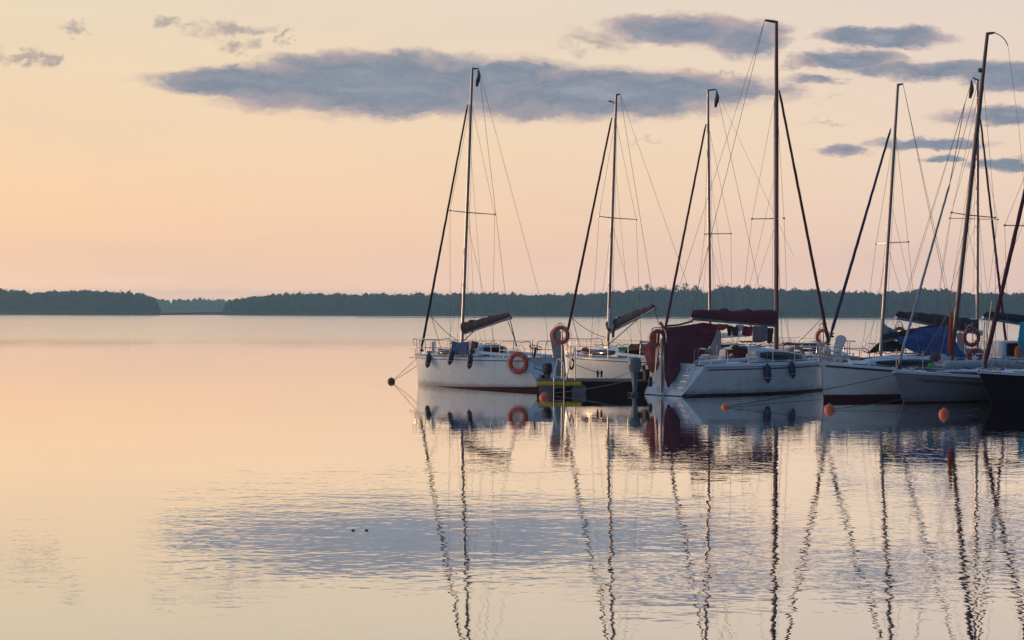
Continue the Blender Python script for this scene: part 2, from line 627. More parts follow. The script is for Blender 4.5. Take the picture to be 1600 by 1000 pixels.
mb = MB()
xs = [-3200, -800, -100, 100, 800, 3200]
ys = [-300, 0, 100, 600, 2600]
mb.grid([[(x, y, 0) for x in xs] for y in ys])
water = mb.build('lake_water', water_material(), smooth=False, kind='structure')

# shore terrain beyond the water
SH = [(-3000, 1500), (-420, 1040), (-240, 1035), (-200, 1065), (-172, 1100), (-165, 1700), (-150, 2000), (-168, 1400), (-158, 1150), (-80, 1120), (0, 1110), (200, 1110), (500, 1100), (900, 1100), (3000, 1500)]


def land(name, pts, depth, h):
    mb_ = MB()
    rows = []
    for k, (dy, z) in enumerate([(0, -.6), (3, .15), (40, h * .4), (depth, h), (depth + 40, -1)]):
        rows.append([(x, y + dy, z) for x, y in pts])
    mb_.grid(rows)
    return mb_.build(name, SHOREM, kind='structure')


def px_shore(a, b, Y, step=40):
    n = max(2, int((b - a) / step))
    return [(((a + (b - a) * i / n) - 800) / F * Y, Y + 6 * noise.noise(Vector((i * .7, Y, 0)))) for i in range(n + 1)]


land('shore_land', px_shore(-900, 246, 1060), 420, 3)
land('shore_land', px_shore(-900, 2600, 1900), 500, 3)
land('shore_land', px_shore(352, 2600, 1160), 420, 3)


def crown_variant(seed, n=60, leaf=.17):
    """core blob plus loose leaf clumps, unit size"""
    r = np.random.default_rng(seed)
    vs_, fs = [], []
    k, m_ = 8, 6
    for i in range(m_ + 1):
        for j in range(k):
            th = math.pi * i / m_
            ph = 2 * math.pi * j / k
            q = 1 + .28 * noise.noise(Vector((seed * 3 + math.cos(ph) * 1.5, math.sin(ph) * 1.5, math.cos(th) * 2)))
            vs_.append((.40 * q * math.sin(th) * math.cos(ph), .40 * q * math.sin(th) * math.sin(ph), .5 + .46 * q * math.cos(th)))
    for i in range(m_):
        for j in range(k):
            fs.append((i * k + j, i * k + (j + 1) % k, (i + 1) * k + (j + 1) % k, (i + 1) * k + j))
    for _ in range(n):
        d = r.normal(size=3)
        d /= np.linalg.norm(d)
        c = np.array((.42 * d[0], .42 * d[1], .5 + .47 * d[2])) * r.uniform(.9, 1.04)
        a = r.normal(size=(3, 3)) * leaf * .38
        o = len(vs_)
        for t in range(3):
            vs_.append(tuple(c + a[t]))
        fs.append((o, o + 1, o + 2))
    return np.array(vs_), fs


VARS = [crown_variant(i) for i in range(8)]


def forest(name, xs_, ys_, hs, zs):
    """many crowns joined as one far wood"""
    V, Ft, off_ = [], [], 0
    for x, y, h, z in zip(xs_, ys_, hs, zs):
        v, f = VARS[random.randrange(8)]
        wd = h * random.uniform(.48, .72)
        a = random.uniform(0, 6.28)
        ca, sa = math.cos(a), math.sin(a)
        vx = (v[:, 0] * ca - v[:, 1] * sa) * wd * 1.15 + x
        vy = (v[:, 0] * sa + v[:, 1] * ca) * wd * 1.15 + y
        vz = z + h * (.12 + .88 * v[:, 2])
        V.append(np.stack([vx, vy, vz], 1))
        Ft += [tuple(i + off_ for i in q) for q in f]
        off_ += len(v)
        # lower skirt so the wood is solid down to the bank
        vz2 = z + h * (.6 * v[:, 2] - .05)
        V.append(np.stack([vx + wd * .3, vy - 1.5, vz2], 1))
        Ft += [tuple(i + off_ for i in q) for q in f]
        off_ += len(v)
    me = bpy.data.meshes.new(name)
    me.from_pydata(np.concatenate(V).tolist(), [], Ft)
    me.materials.append(FOLIAGE)
    o = bpy.data.objects.new(name, me)
    COL.objects.link(o)
    o['kind'] = 'stuff'
    return o


def prof(px, table):
    for (a, ya), (b, yb) in zip(table, table[1:]):
        if a <= px <= b:
            return ya + (yb - ya) * (px - a) / (b - a)
    return table[0][1] if px < table[0][0] else table[-1][1]


def wood(name, table, Y0, rows, step_m, label, pz=2.0, jit=3.0):
    xs_, ys_, hs, zs = [], [], [], []
    a, b = table[0][0], table[-1][0]
    for r in range(rows):
        Y = Y0 + 6 + r * 9
        x = (a - 800) / F * Y
        while x < (b - 800) / F * Y:
            px = x / Y * F + 800
            top = W_top(px, prof(px, table), Y)
            z0 = .3 + r * .5
            h = (top - z0) * random.uniform(.89, 1.01) + random.uniform(-.5, .5)
            if r == 0:
                h *= random.uniform(.72, .98)
            xs_.append(x)
            ys_.append(Y + random.uniform(-3, 3))
            hs.append(max(3, h))
            zs.append(z0)
            x += step_m * random.uniform(.6, 1.4)
    o = forest(name, xs_, ys_, hs, zs)
    tag(o, label, 'forest')
    return o


def W_top(px, py, Y):
    return P(px, py, Y).z


wood('far_wood', [(-700, 452), (-60, 449), (0, 449), (30, 452), (48, 457), (62, 455), (85, 453), (140, 452), (160, 454), (200, 455), (222, 458), (236, 462), (243, 470), (247, 482)], 1062, 4, 3.6,
     'dark wooded headland at the left end of the far shore')
wood('far_wood', [(225, 466), (300, 465), (380, 466)], 1905, 2, 5, 'low bluish strip of wood in the gap between the two dark headlands')
wood('far_wood', [(350, 481), (354, 472), (362, 468), (378, 464), (400, 461), (440, 458), (500, 456.5), (535, 457), (545, 461), (560, 459), (640, 458), (760, 457), (870, 459), (930, 457), (985, 452), (1080, 452), (1105, 455),
                  (1125, 448), (1160, 447), (1200, 449), (1260, 452), (1300, 455), (1370, 456), (1400, 454), (1440, 450), (1480, 451), (1500, 456), (1560, 457), (2200, 452)], 1168, 4, 3.8,
     'long hazy wood on the far shore behind the moored yachts')


def reed(name, a, b, Y, h, label, n=2600, patchy=False):
    V, Ft = [], []
    for i in range(n):
        px = random.uniform(a, b)
        x = (px - 800) / F * Y
        y = Y + random.uniform(-3, 3)
        hh = h * random.uniform(.6, 1.05) * (1 + .25 * noise.noise(Vector((x * .03, 0, Y))))
        ww = random.uniform(.6, 1.6)
        o = len(V)
        V += [(x - ww, y, -.1), (x + ww, y, -.1), (x + ww * .6, y + .3, hh), (x - ww * .5, y + .3, hh * .9)]
        Ft.append((o, o + 1, o + 2, o + 3))
    me = bpy.data.meshes.new(name)
    me.from_pydata(V, [], Ft)
    me.materials.append(REEDM)
    o = bpy.data.objects.new(name, me)
    COL.objects.link(o)
    o['kind'] = 'stuff'
    tag(o, label, 'reeds')


reed('reed_belt', -700, 246, 1045, 2.2, 'pale reed belt along the foot of the left headland')
reed('reed_belt', 246, 356, 1180, 1.3, 'thin reed line across the gap between the headlands', n=500)
reed('reed_belt', 352, 2300, 1150, 2.0, 'pale reed belt along the foot of the long wood', n=4200)

reed('floating_weed_line', 560, 2100, 815, .22, 'thin dark line of low reeds on the water in front of the far shore', n=1500)
# tall loose trees standing above the wood
for i, (px, top, wpx, lab) in enumerate([
        (996, 447, 20, 'round loose tree, leftmost of the tall ones rising above the far wood'),
        (1014, 444.5, 16, 'small domed tree, second from the left above the far wood'),
        (1032, 447, 22, 'broad low tree, third from the left above the far wood'),
        (1064, 441.5, 26, 'tallest open crowned tree above the far wood beside the maroon furler'),
        (1086, 443.5, 22, 'open crowned tree just left of the thin mast above the far wood'),
        (1128, 444.5, 24, 'broad tree just right of the thin mast above the far wood')]):
    Y = 1163
    t = empty('tall_tree', (((px - 800) / F * Y), Y, .5))
    tag(t, lab, 'tree', 'tall trees above the far wood')
    H = P(px, top, Y).z - .5
    mb = MB()
    mb.tube([(0, 0, -.5), (.2, 0, H * .4), (0, 0, H * .8)], [.5, .35, .1], 6)
    for k in range(5):
        a = random.uniform(0, 6.28)
        mb.tube([(0, 0, H * (.4 + .08 * k)), (math.cos(a) * wpx * .13, math.sin(a) * 2, H * (.62 + .07 * k))], [.18, .06], 5)
    mb.build('trunk', TRUNK, t)
    V, Ft = [], []
    wm = wpx / F * Y / 2
    for k in range(13):
        ex, ez = random.uniform(-1, 1), random.uniform(-1, 1)
        cx_, cz_ = ex * wm * .8 * math.sqrt(max(.1, 1 - ez * ez * .5)), H * .80 + ez * H * .16
        rr = random.uniform(.9, 1.7)
        for q in range(46):
            d = RNG.normal(size=3) * .5
            c = np.array((cx_ + d[0] * rr * 1.3, d[1] * 2, cz_ + d[2] * rr))
            a3 = RNG.normal(size=(3, 3)) * .38
            o_ = len(V)
            V += [tuple(c + a3[t2]) for t2 in range(3)]
            Ft.append((o_, o_ + 1, o_ + 2))
    m2 = MB()
    m2.add(V, Ft)
    m2.build('crown', FOLIAGE, t, smooth=False)


# ------------------------------------------------------------------ yacht builder
class Boat:
    """local frame: x forward from the stern at the waterline, y to port, z up"""

    def __init__(s, name, label, stern, bow, beam, f0, f1, rake_b=.3, rake_s=.12, hull_mat=HULLW, stripe=.10, cockpit=(.06, .36), cabin=(.37, .80), cab_h=.42,
                 deck_low=.38, open_transom=False, group='sailing yachts moored at the floating jetty'):
        s.open_transom = open_transom
        s.st, s.bw = Vector((*stern, 0)), Vector((*bow, 0))
        d = s.bw - s.st
        s.L, s.B, s.f0, s.f1, s.rb, s.rs = d.length, beam, f0, f1, rake_b, rake_s
        s.ang = math.atan2(d.y, d.x)
        s.root = empty(name, s.st, s.ang)
        tag(s.root, label, 'sailing yacht', group)
        s.M = Matrix.Translation(s.st) @ Matrix.Rotation(s.ang, 4, 'Z')
        s.Mi = s.M.inverted()
        s.side = -1 if (Matrix.Rotation(s.ang, 3, 'Z') @ Vector((0, 1, 0))).y > 0 else 1   # which side faces the camera
        s.hull(hull_mat, stripe)
        s.deck(cockpit, deck_low)
        if cabin:
            s.cabin(cabin, cab_h)

    # coordinates -------------------------------------------------
    def l(s, p):
        return s.Mi @ Vector(p)

    def C(s, px, py, yl=0.0):
        """point of the picture's ray on the boat's fore-and-aft plane y = yl (local)"""
        o = s.Mi @ Vector((0, 0, CAMZ))
        d = s.Mi.to_3x3() @ ray(px, py)
        return o + d * ((yl - o.y) / d.y)

    def V(s, px, py, xl):
        """point of the ray on the athwartships plane x = xl"""
        o = s.Mi @ Vector((0, 0, CAMZ))
        d = s.Mi.to_3x3() @ ray(px, py)
        return o + d * ((xl - o.x) / d.x)

    def Y(s, px, py, Yw):
        return s.Mi @ P(px, py, Yw)

    # shape ---------------------------------------------------------
    def zs(s, t):
        return s.f0 + (s.f1 - s.f0) * max(0.0, t) ** 1.8

    def hbd(s, t):
        if t < .45:
            return s.B / 2 * (.80 + .20 * math.sin(t / .45 * math.pi / 2))
        return max(.015, s.B / 2 * (1 - ((t - .45) / .55) ** 2.3))

    def hbw(s, t):
        if t < .42:
            return s.B / 2 * .88 * (.74 + .26 * math.sin(t / .42 * math.pi / 2))
        return max(.012, s.B / 2 * .88 * (1 - ((t - .42) / .58) ** 1.75))

    def pt(s, t, z, sgn, out=0.0):
        zz = s.zs(t)
        k = max(0.0, min(1.0, z / zz))
        hb = s.hbw(t) + (s.hbd(t) - s.hbw(t)) * (1 - (1 - k) ** 1.8)
        if z < 0:
            hb = s.hbw(t) * math.sqrt(max(0, 1 - (z / -.42) ** 2))
        x0 = s.rs * z / zz if z > 0 else .3 * z
        x1 = s.L + s.rb * k if z > 0 else s.L + z * .9
        return Vector((x0 + (x1 - x0) * t + (out if t > .99 else 0), sgn * (hb + out), z))

    def hull(s, m, stripe):
        mb_ = MB()
        N = 26
        ts = [1 - (1 - i / N) ** 1.25 for i in range(N + 1)]
        sa, sb = stripe if isinstance(stripe, tuple) else (stripe, stripe)
        for sgn in (-1, 1):
            rows = []
            for t in ts:
                zz = s.zs(t)
                stripe = max(.004, sa + (sb - sa) * t)
                zl = [zz, zz * .9, zz * .75, zz * .58, zz * .42, zz * .28, stripe + .0005, stripe, 0, -.12, -.26, -.40]
                rows.append([s.pt(t, z, sgn) for z in zl])
            o = len(mb_.f)
            mb_.grid(rows)
            for k in range(o, len(mb_.f)):
                j = (k - o) % 11
                mb_.m[k] = 1 if j >= 6 else 0
        # transom
        zz = s.zs(0)
        stripe = sa
        zl = [zz, zz * .75, zz * .5, zz * .28, stripe + .0005, stripe, 0, -.12, -.26, -.40]
        s.tz = zl
        rows = [[s.pt(0, z, -1 + 2 * q / 6).lerp(s.pt(0, z, -1 + 2 * q / 6), 0) for q in range(7)] for z in zl]
        rows = [[Vector((s.pt(0, z, 1).x, s.pt(0, z, 1).y * (-1 + 2 * q / 6), z)) for q in range(7)] for z in zl]
        o = len(mb_.f)
        if not s.open_transom:
            mb_.grid(rows)
            for k in range(o, len(mb_.f)):
                mb_.m[k] = 1 if (k - o) // 6 >= 4 else 0
        mb_.build('hull', [m, RED], s.root)
        if s.open_transom:
            m3 = MB()
            rows = []
            for k in range(11):
                q = k / 10
                z = .02 + (s.f0 - .05) * q
                p_ = s.pt(0, z, 1)
                rows.append([(p_.x + .02 + (.10 if abs(u) < .5 and q > .25 else 0), p_.y * .985 * u, z) for u in (-1, -.85, -.7, -.52, -.48, -.2, 0, .2, .48, .52, .7, .85, 1)])
            m3.grid(rows)
            m3.build('transom', GEL, s.root)
        # rubbing strake round the sheer
        for sgn in (-1, 1):
            r_ = MB()
            r_.tube([s.pt(t, s.zs(t) - .035, sgn, .012) for t in ts], .022, 6)
            r_.build('rubbing_strake', GEL, s.root)
        r_ = MB()  # added thin tube standing in for the highlight along the bow edge
        r_.tube([s.pt(1, s.zs(1) * q / 8, 1) * 1.0 + Vector((.012, -s.pt(1, s.zs(1) * q / 8, 1).y, 0)) for q in range(9)], .009, 6)
        r_.build('stem_highlight', STEEL if m is not NAVYH else DARK, s.root)

    def deck(s, cp, low):
        mb_ = MB()
        N = 30
        ts = sorted(set([i / N for i in range(N + 1)] + [cp[0], cp[0] + .001, cp[1], cp[1] + .001]))
        fr = [-1, -.8, -.62, -.618, -.3, 0, .3, .618, .62, .8, 1]
        rows = []
        for t in ts:
            zz = s.zs(t)
            hb = s.hbd(t)
            x = s.pt(t, zz, 1).x
            row = []
            for f in fr:
                z = zz + .004 + .05 * (1 - f * f)
                if cp[0] < t <= cp[1] and abs(f) < .619:
                    z -= low
                row.append((x, f * hb, z))
            rows.append(row)
        mb_.grid(rows)
        mb_.build('deck', DECKM, s.root)
        for sgn in (-1, 1):
            for t in (.93, .56, .05):
                c = Vector((s.pt(t, s.zs(t), 1).x, sgn * s.hbd(t) * .86, s.zs(t) + .05))
                m2 = MB()
                m2.tube([c + Vector((-.11, 0, .05)), c + Vector((.11, 0, .05))], .013, 6)
                m2.tube([c + Vector((-.04, 0, -.03)), c + Vector((-.04, 0, .05))], .014, 6)
                m2.tube([c + Vector((.04, 0, -.03)), c + Vector((.04, 0, .05))], .014, 6)
                m2.build('cleat', STEEL, s.root)
        # rope lying along the side deck in loose bends
        m2 = MB()
        sg_ = s.side
        m2.tube(smooth_path([(s.pt(t, s.zs(t), 1).x, sg_ * s.hbd(t) * (.80 + .08 * math.sin(k * 2.1)), s.zs(t) + .05) for k, t in enumerate([.30, .36, .43, .50, .58, .66, .73, .80, .87])], 4), .014, 5)
        m2.build('deck_line', ROPED, s.root)
        c = Vector((s.pt(.87, s.zs(.87), 1).x, 0, s.zs(.87) + .08))
        m2 = MB()
        m2.tube([c + Vector(((.16 + .02 * math.sin(a * 3)) * math.cos(a), (.16 + .02 * math.cos(a * 2)) * math.sin(a), .012 * a / 3)) for a in [i * .45 for i in range(44)]], .013, 5)
        m2.build('coiled_line', ROPE, s.root)
        # cockpit coamings
        for sgn in (-1, 1):
            m2 = MB()
            pts = []
            for k in range(9):
                t = cp[0] + .02 + (cp[1] - cp[0]) * k / 8
                pts.append((s.pt(t, s.zs(t), 1).x, sgn * s.hbd(t) * .66, s.zs(t) + .07 + .10 * k / 8))
            m2.tube(pts, .055, 6)
            m2.build('cockpit_coaming', GEL, s.root)

    def cabin(s, cb, ch):
        mb_ = MB()
        rows = []
        N = 12
        s.cab = cb
        for i in range(N + 1):
            t = cb[0] + (cb[1] - cb[0]) * i / N
            x = s.pt(t, s.zs(t), 1).x
            wv_ = s.hbd(t) * (.68 - .10 * (i / N))
            h = ch * (1 - .60 * (i / N) ** 1.6) * (1 if i < N else .25)
            z = s.zs(t) + .02
            rows.append([(x, wv_ * a, z + h * b) for a, b in ((-1, -.1), (-.97, .35), (-.90, .80), (-.74, .97), (-.35, 1.06), (0, 1.09), (.35, 1.06), (.74, .97), (.90, .80), (.97, .35), (1, -.1))])
        mb_.grid(rows)
        mb_.add(rows[0], [tuple(range(11))])
        mb_.build('cabin', DECKM, s.root)
        for sgn in (-1, 1):
            wn = MB()
            r2 = []
            for i in range(9):
                q = .06 + .80 * i / 8
                t = cb[0] + (cb[1] - cb[0]) * q
                x = s.pt(t, s.zs(t), 1).x
                wv_ = s.hbd(t) * (.68 - .10 * q)
                h = ch * (1 - .60 * q ** 1.6)
                z = s.zs(t) + .02
                e = math.sin(math.pi * min(1, max(0, (i + .35) / 8.7))) ** .35
                r2.append([(x, sgn * (wv_ * .945 + .012), z + h * (.55 + .28 * e)), (x, sgn * (wv_ * .99 + .014), z + h * (.55 - .36 * e))])
            wn.grid(r2)
            wn.build('cabin_window', GLASS, s.root, solid=.008)
        # companionway boards in the after face, sliding hatch and fore hatch on top
        t = cb[0]
        x = s.pt(t, s.zs(t), 1).x
        z = s.zs(t)
        m2 = MB()
        m2.box((x - .02, 0, z + ch * .36), (.03, .95, ch * 1.1))
        m2.build('companionway_board', DOORM, s.root, bevel=.008)
        m2 = MB()
        m2.box((x + .42, 0, z + ch * 1.12), (.8, .7, .05))
        m2.build('sliding_hatch', GEL, s.root, bevel=.015)
        t = cb[0] + (cb[1] - cb[0]) * .86
        x = s.pt(t, s.zs(t), 1).x
        m2 = MB()
        m2.box((x, 0, s.zs(t) + ch * .62), (.5, .48, .06))
        m2.build('fore_hatch', GLASS, s.root, bevel=.015)
        for sgn in (-1, 1):
            m2 = MB()
            pts = []
            for k in range(7):
                tt = cb[0] + (cb[1] - cb[0]) * (.12 + .5 * k / 6)
                xx = s.pt(tt, s.zs(tt), 1).x
                pts.append((xx, sgn * s.hbd(tt) * .45, s.zs(tt) + ch * 1.0 + (.05 if k % 2 else .10)))
            m2.tube(pts, .014, 5)
            m2.build('grab_rail', WOOD, s.root)

    # fittings ------------------------------------------------------
    def stripe_line(s, z_off, th, t0, t1, m, name='hull_stripe'):
        for sgn in (-1, 1):
            m2 = MB()
            rows = []
            for k in range(21):
                t = t0 + (t1 - t0) * k / 20
                z = s.zs(t) - z_off
                rows.append([s.pt(t, z, sgn, .006), s.pt(t, z - th, sgn, .006)])
            m2.grid(rows)
            m2.build(name, m, s.root, solid=.003)

    def pulpit(s, h=.55):
        m2 = MB()
        ts = [.82, .88, .94, .985]
        zt = lambda t: s.zs(t) + h
        left = [Vector((s.pt(t, s.zs(t), 1).x, s.hbd(t) * .95, zt(t))) for t in ts]
        nose = Vector((s.L + s.rb + .18, 0, zt(1) + .03))
        path = [Vector((left[0].x - .05, left[0].y, s.zs(ts[0])))] + left + [nose] + [Vector((p.x, -p.y, p.z)) for p in reversed(left)] + [Vector((left[0].x - .05, -left[0].y, s.zs(ts[0])))]
        m2.tube(smooth_path(path, 4), .016, 6)
        for sgn in (-1, 1):
            for t in (.90, .975):
                m2.tube([(s.pt(t, s.zs(t), 1).x, sgn * s.hbd(t) * .9, s.zs(t)), (s.pt(t, s.zs(t), 1).x + .06, sgn * s.hbd(t) * .95, zt(t))], .014, 6)
            mid = [Vector((s.pt(t, s.zs(t), 1).x, sgn * s.hbd(t) * .96, s.zs(t) + h * .5)) for t in ts] + [Vector((s.L + s.rb + .12, 0, s.zs(1) + h * .52))]
            m2.tube(smooth_path(mid, 3), .012, 6)
        m2.tube([(s.L + s.rb + .02, 0, s.zs(1)), nose], .014, 6)
        m2.build('pulpit', STEEL, s.root)

    def pushpit(s, h=.55):
        for sgn in (-1, 1):
            m2 = MB()
            z0 = s.zs(0)
            b = s.hbd(0)
            x0 = s.rs
            m2.tube(smooth_path([(x0 + .95, sgn * b * 1.02, z0), (x0 + .93, sgn * b * 1.02, z0 + h * .8), (x0 + .82, sgn * b, z0 + h), (x0 + .3, sgn * b * .98, z0 + h), (x0 + .1, sgn * b * .85, z0 + h * .98), (x0 + .1, sgn * b * .45, z0 + h * .95), (x0 + .12, sgn * b * .4, z0)], 4), .015, 6)
            m2.tube([(x0 + .93, sgn * b * 1.0, z0 + h * .5), (x0 + .15, sgn * b * .9, z0 + h * .5)], .012, 6)
            m2.build('pushpit', STEEL, s.root)

    def lifelines(s, h=.55, ts=(.22, .38, .54, .69, .82)):
        for sgn in (-1, 1):
            tops, mids = [], []
            for t in ts:
                p = Vector((s.pt(t, s.zs(t), 1).x, sgn * s.hbd(t) * .96, s.zs(t)))
                tops.append(p + Vector((0, 0, h)))
                mids.append(p + Vector((0, 0, h * .5)))
                if t != ts[-1]:
                    m2 = MB()
                    m2.tube([p, p + Vector((0, 0, h + .02))], .013, 6)
                    m2.build('stanchion', STEEL, s.root)
            m2 = MB()
            m2.tube(tops, .005, 4)
            m2.tube(mids, .005, 4)
            m2.build('lifeline', WIRE, s.root)

    def wire(s, a, b, r=.006, name='shroud', m=WIRE, sg=0):
        m2 = MB()
        m2.tube(sag(a, b, sg, 8) if sg else [a, b], r, 5)
        return m2.build(name, m, s.root)

    def mast(s, foot_px, top_px, xl, r=.05, m=ALU, crane=None, spread=None, spread_r=.014, Yw=None, topY=None):
        """xl: local x of the foot; crane: pixel end of the masthead crane; spread: (left px, right px) of the spreader tips"""
        fz = s.zs(xl / s.L) + (.30 if s.cab[0] * s.L < xl < s.cab[1] * s.L else .05) if hasattr(s, 'cab') else 1.0
        a = Vector((xl, 0, fz))
        Yf = (s.M @ a).y
        b = s.Y(*top_px, Yf if topY is None else topY)
        ft = s.Y(*foot_px, Yf)
        a = ft + (a.z - ft.z) / (b.z - ft.z) * (b - ft)
        m2 = MB()
        n = 10
        pts = [a.lerp(b, k / n) for k in range(n + 1)]
        m2.tube(pts, [r * (1 if k < 7 else 1 - .25 * (k - 7) / 3) for k in range(n + 1)], 12)
        mo = m2.build('mast', m, s.root)
        s.ma, s.mb, s.Yf = a, b, Yf
        m3 = MB()
        fwd = -1 if b.x < 0 else 1
        m3.box(a + Vector((0, 0, .02)), (.22, .2, .06))
        m3.build('mast_step', STEEL, mo)
        if crane:
            c = s.Y(*crane, Yf)
            m3 = MB()
            m3.tube([b + Vector((0, 0, -.03)), c], [r * .7, r * .45], 6)
            m3.build('masthead_crane', m, mo)
            s.cr = c
        else:
            s.cr = b
        if spread:
            (x1, y1), (x2, y2) = spread
            p1_ = s.Y(x1, y1, Yf)
            p2_ = s.Y(x2, y2, Yf)
            zc = (p1_.z + p2_.z) / 2
            k = (zc - a.z) / (b.z - a.z)
            c = a.lerp(b, k)
            # turn the tips athwartships, keeping where they are seen
            q1, q2 = s.V(x1, y1, c.x - .12 * 1), s.V(x2, y2, c.x - .12 * 1)
            lim = 1.25
            q1 = q1 if abs(q1.y - c.y) < lim else s.Y(x1, y1, Yf)
            q2 = q2 if abs(q2.y - c.y) < lim else s.Y(x2, y2, Yf)
            for q in (q1, q2):
                m3 = MB()
                m3.tube([c, q], [spread_r * 1.3, spread_r], 6)
                m3.box(q, (.05, .05, .05))
                m3.build('spreader', m, mo)
            s.sp = (q1, q2)
        return mo

    def at_mast(s, z):
        k = (z - s.ma.z) / (s.mb.z - s.ma.z)
        return s.ma.lerp(s.mb, k)

    def rig(s, hounds_px, chain_t=.56, lower=True):
        zt = s.Y(*hounds_px, s.Yf).z
        top = s.at_mast(zt)
        tips = sorted(s.sp, key=lambda p: p.y) if hasattr(s, 'sp') else None
        for i, sgn in enumerate((-1, 1)):
            c = Vector((s.pt(chain_t, s.zs(chain_t), 1).x - .1, sgn * s.hbd(chain_t) * .93, s.zs(chain_t)))
            if tips:
                s.wire(top, tips[i], .0055)
                s.wire(tips[i], c, .0055)
            else:
                s.wire(top, c, .0055)
            if lower:
                zz_ = zt * (.80 if sgn < 0 else .70)
                s.wire(s.at_mast(zz_) + Vector((-.06, sgn * .05, 0)), Vector((s.ma.x - .5 - .35 * (sgn + 1), sgn * s.hbd(.4) * .55, s.ma.z + .1)), .0045, 'halyard', ROPE)
                s.wire(s.at_mast(zt * .97) + Vector((-.07, sgn * .03, 0)), s.ma + Vector((-.10, sgn * .10, .25)), .0045, 'halyard', ROPE)
                s.wire(s.at_mast(tips[i].z - .15 if tips else zt * .55), c + Vector((-.25, 0, 0)), .005)
                s.wire(s.at_mast((tips[i].z if tips else zt * .55) * .62), c + Vector((.3, 0, 0)), .0045)

    def furler(s, top_px, bot_px, m, r=.05, bottomY=None, topY=None, upper=None, name='furled_headsail', lean=True):
        b = s.C(*bot_px) if bottomY is None else s.Y(*bot_px, bottomY)
        a = s.Y(*top_px, s.Yf if topY is None else topY)
        n = 40
        m2 = MB()
        pts, rs = [], []
        for k in range(n + 1):
            q = k / n
            p = b.lerp(a, q)
            p.x += .003 * math.sin(k * 1.7)
            p.y += .003 * math.sin(k * 2.3)
            pts.append(p)
            rs.append(r * (1.0 - .35 * q) * (1 + .10 * noise.noise(Vector((k * .8, s.L, 0)))) * (.55 if k in (0, n) else 1))
        m2.tube(pts, rs, 9)
        f = m2.build(name, m, s.root)
        d = MB()
        d.lathe([(.02, -.14), (.085, -.13), (.085, -.09), (.04, -.08), (.04, -.04), (.085, -.03), (.085, .0), (.02, .01)], c=b, n=10)
        d.build('furling_drum', DARK, f)
        s.wire(b + Vector((0, 0, -.1)), Vector((s.L + s.rb - .05, 0, s.zs(1))), .009, 'forestay')
        return f

    def boom(s, inner, outer, cover, m, r=.045, cov=(.16, .07), bm=ALU, plane=None, covend=1.0, seed=1, droop=0):
        """inner and outer: pixels; boom lies in the fore-and-aft plane"""
        i_ = s.at_mast(s.Y(*inner, s.Yf).z)
        o_ = s.C(*outer) if plane is None else s.Y(*outer, plane)
        m2 = MB()
        m2.tube([i_, o_], r, 8)
        m2.lathe([(0, -.03), (r * 1.3, -.03), (r * 1.3, .05), (0, .05)], c=o_, n=8, M=(o_ - i_).to_track_quat('Z', 'Y').to_matrix())
        bo = m2.build('boom', bm, s.root)
        if m is not None:
            m2 = MB()
            rows = []
            N = 64
            side = (o_ - i_).normalized().cross(Vector((0, 0, 1))).normalized()
            up = side.cross((o_ - i_).normalized())
            for k in range(N + 1):
                q = k / N
                c = i_.lerp(o_, .02 + (covend - .02) * q)
                h = (cov[0] * (1 - q) + cov[1] * q) * (1 + .16 * noise.noise(Vector((q * 7, seed, 0)))) * (.35 if k == 0 else .55 if k == N else 1)
                wd = h * .62
                row = []
                for j in range(14):
                    a_ = 2 * math.pi * j / 14
                    wr = 1 + .16 * noise.noise(Vector((q * 16, math.cos(a_) * 1.6 + seed, math.sin(a_) * 1.6))) + .09 * math.sin(q * 46 + math.sin(a_) * 3.0 + seed) * (.4 + .6 * abs(noise.noise(Vector((q * 6, seed, 1)))) * 2)
                    v = side * (math.cos(a_) * wd * wr) + up * (math.sin(a_) * h * wr + h * .93 + r * .6)
                    row.append(c + v)
                rows.append(row)
            m2.grid(rows, close=True)
            cv = m2.build(cover, m, s.root)
            for q in (.2, .4, .6, .8):
                k = int(q * N)
                t_ = MB()
                ring = [rows[k][j] for j in range(14)]
                cc = sum(ring, Vector()) / 14
                t_.tube([cc + (p - cc) * 1.03 for p in ring] + [cc + (ring[0] - cc) * 1.03], .010, 4, cap=False)
                t_.build('cover_tie', ROPED, cv)
        s.bi, s.bo = i_, o_
        return bo

    def rudder_up(s, px_top, px_bot, wid, m, Yw, name='raised_rudder', th=.05):
        a, b = s.Y(*px_bot, Yw), s.Y(*px_top, Yw)
        ax = (b - a)
        side = Vector((ax.z, 0, -ax.x)).normalized()
        sd = Vector((0, 1, 0)) if abs(s.M.to_3x3().col[1].x) > .5 else Vector((1, 0, 0))
        # blade width runs across the line of sight
        wv_ = (s.Mi.to_3x3() @ Vector((1, 0, 0)))
        nv_ = (s.Mi.to_3x3() @ Vector((0, 1, 0)))
        m2 = MB()
        rows = []
        for k in range(13):
            q = k / 12
            w2 = wid / 2 * (.72 + .36 * q) * (math.sqrt(max(.04, 1 - ((q - .8) / .2) ** 2)) if q > .8 else 1)
            c = a + ax * q
            rows.append([c + wv_ * w2 * u + nv_ * th / 2 * v for u, v in ((-1, 0), (-.6, -1), (.6, -1), (1, 0), (.6, 1), (-.6, 1))])
        m2.grid(rows, close=True)
        m2.add(rows[0], [(0, 1, 2, 3, 4, 5)])
        m2.add(rows[-1], [(5, 4, 3, 2, 1, 0)])
        return m2.build(name, m, s.root)

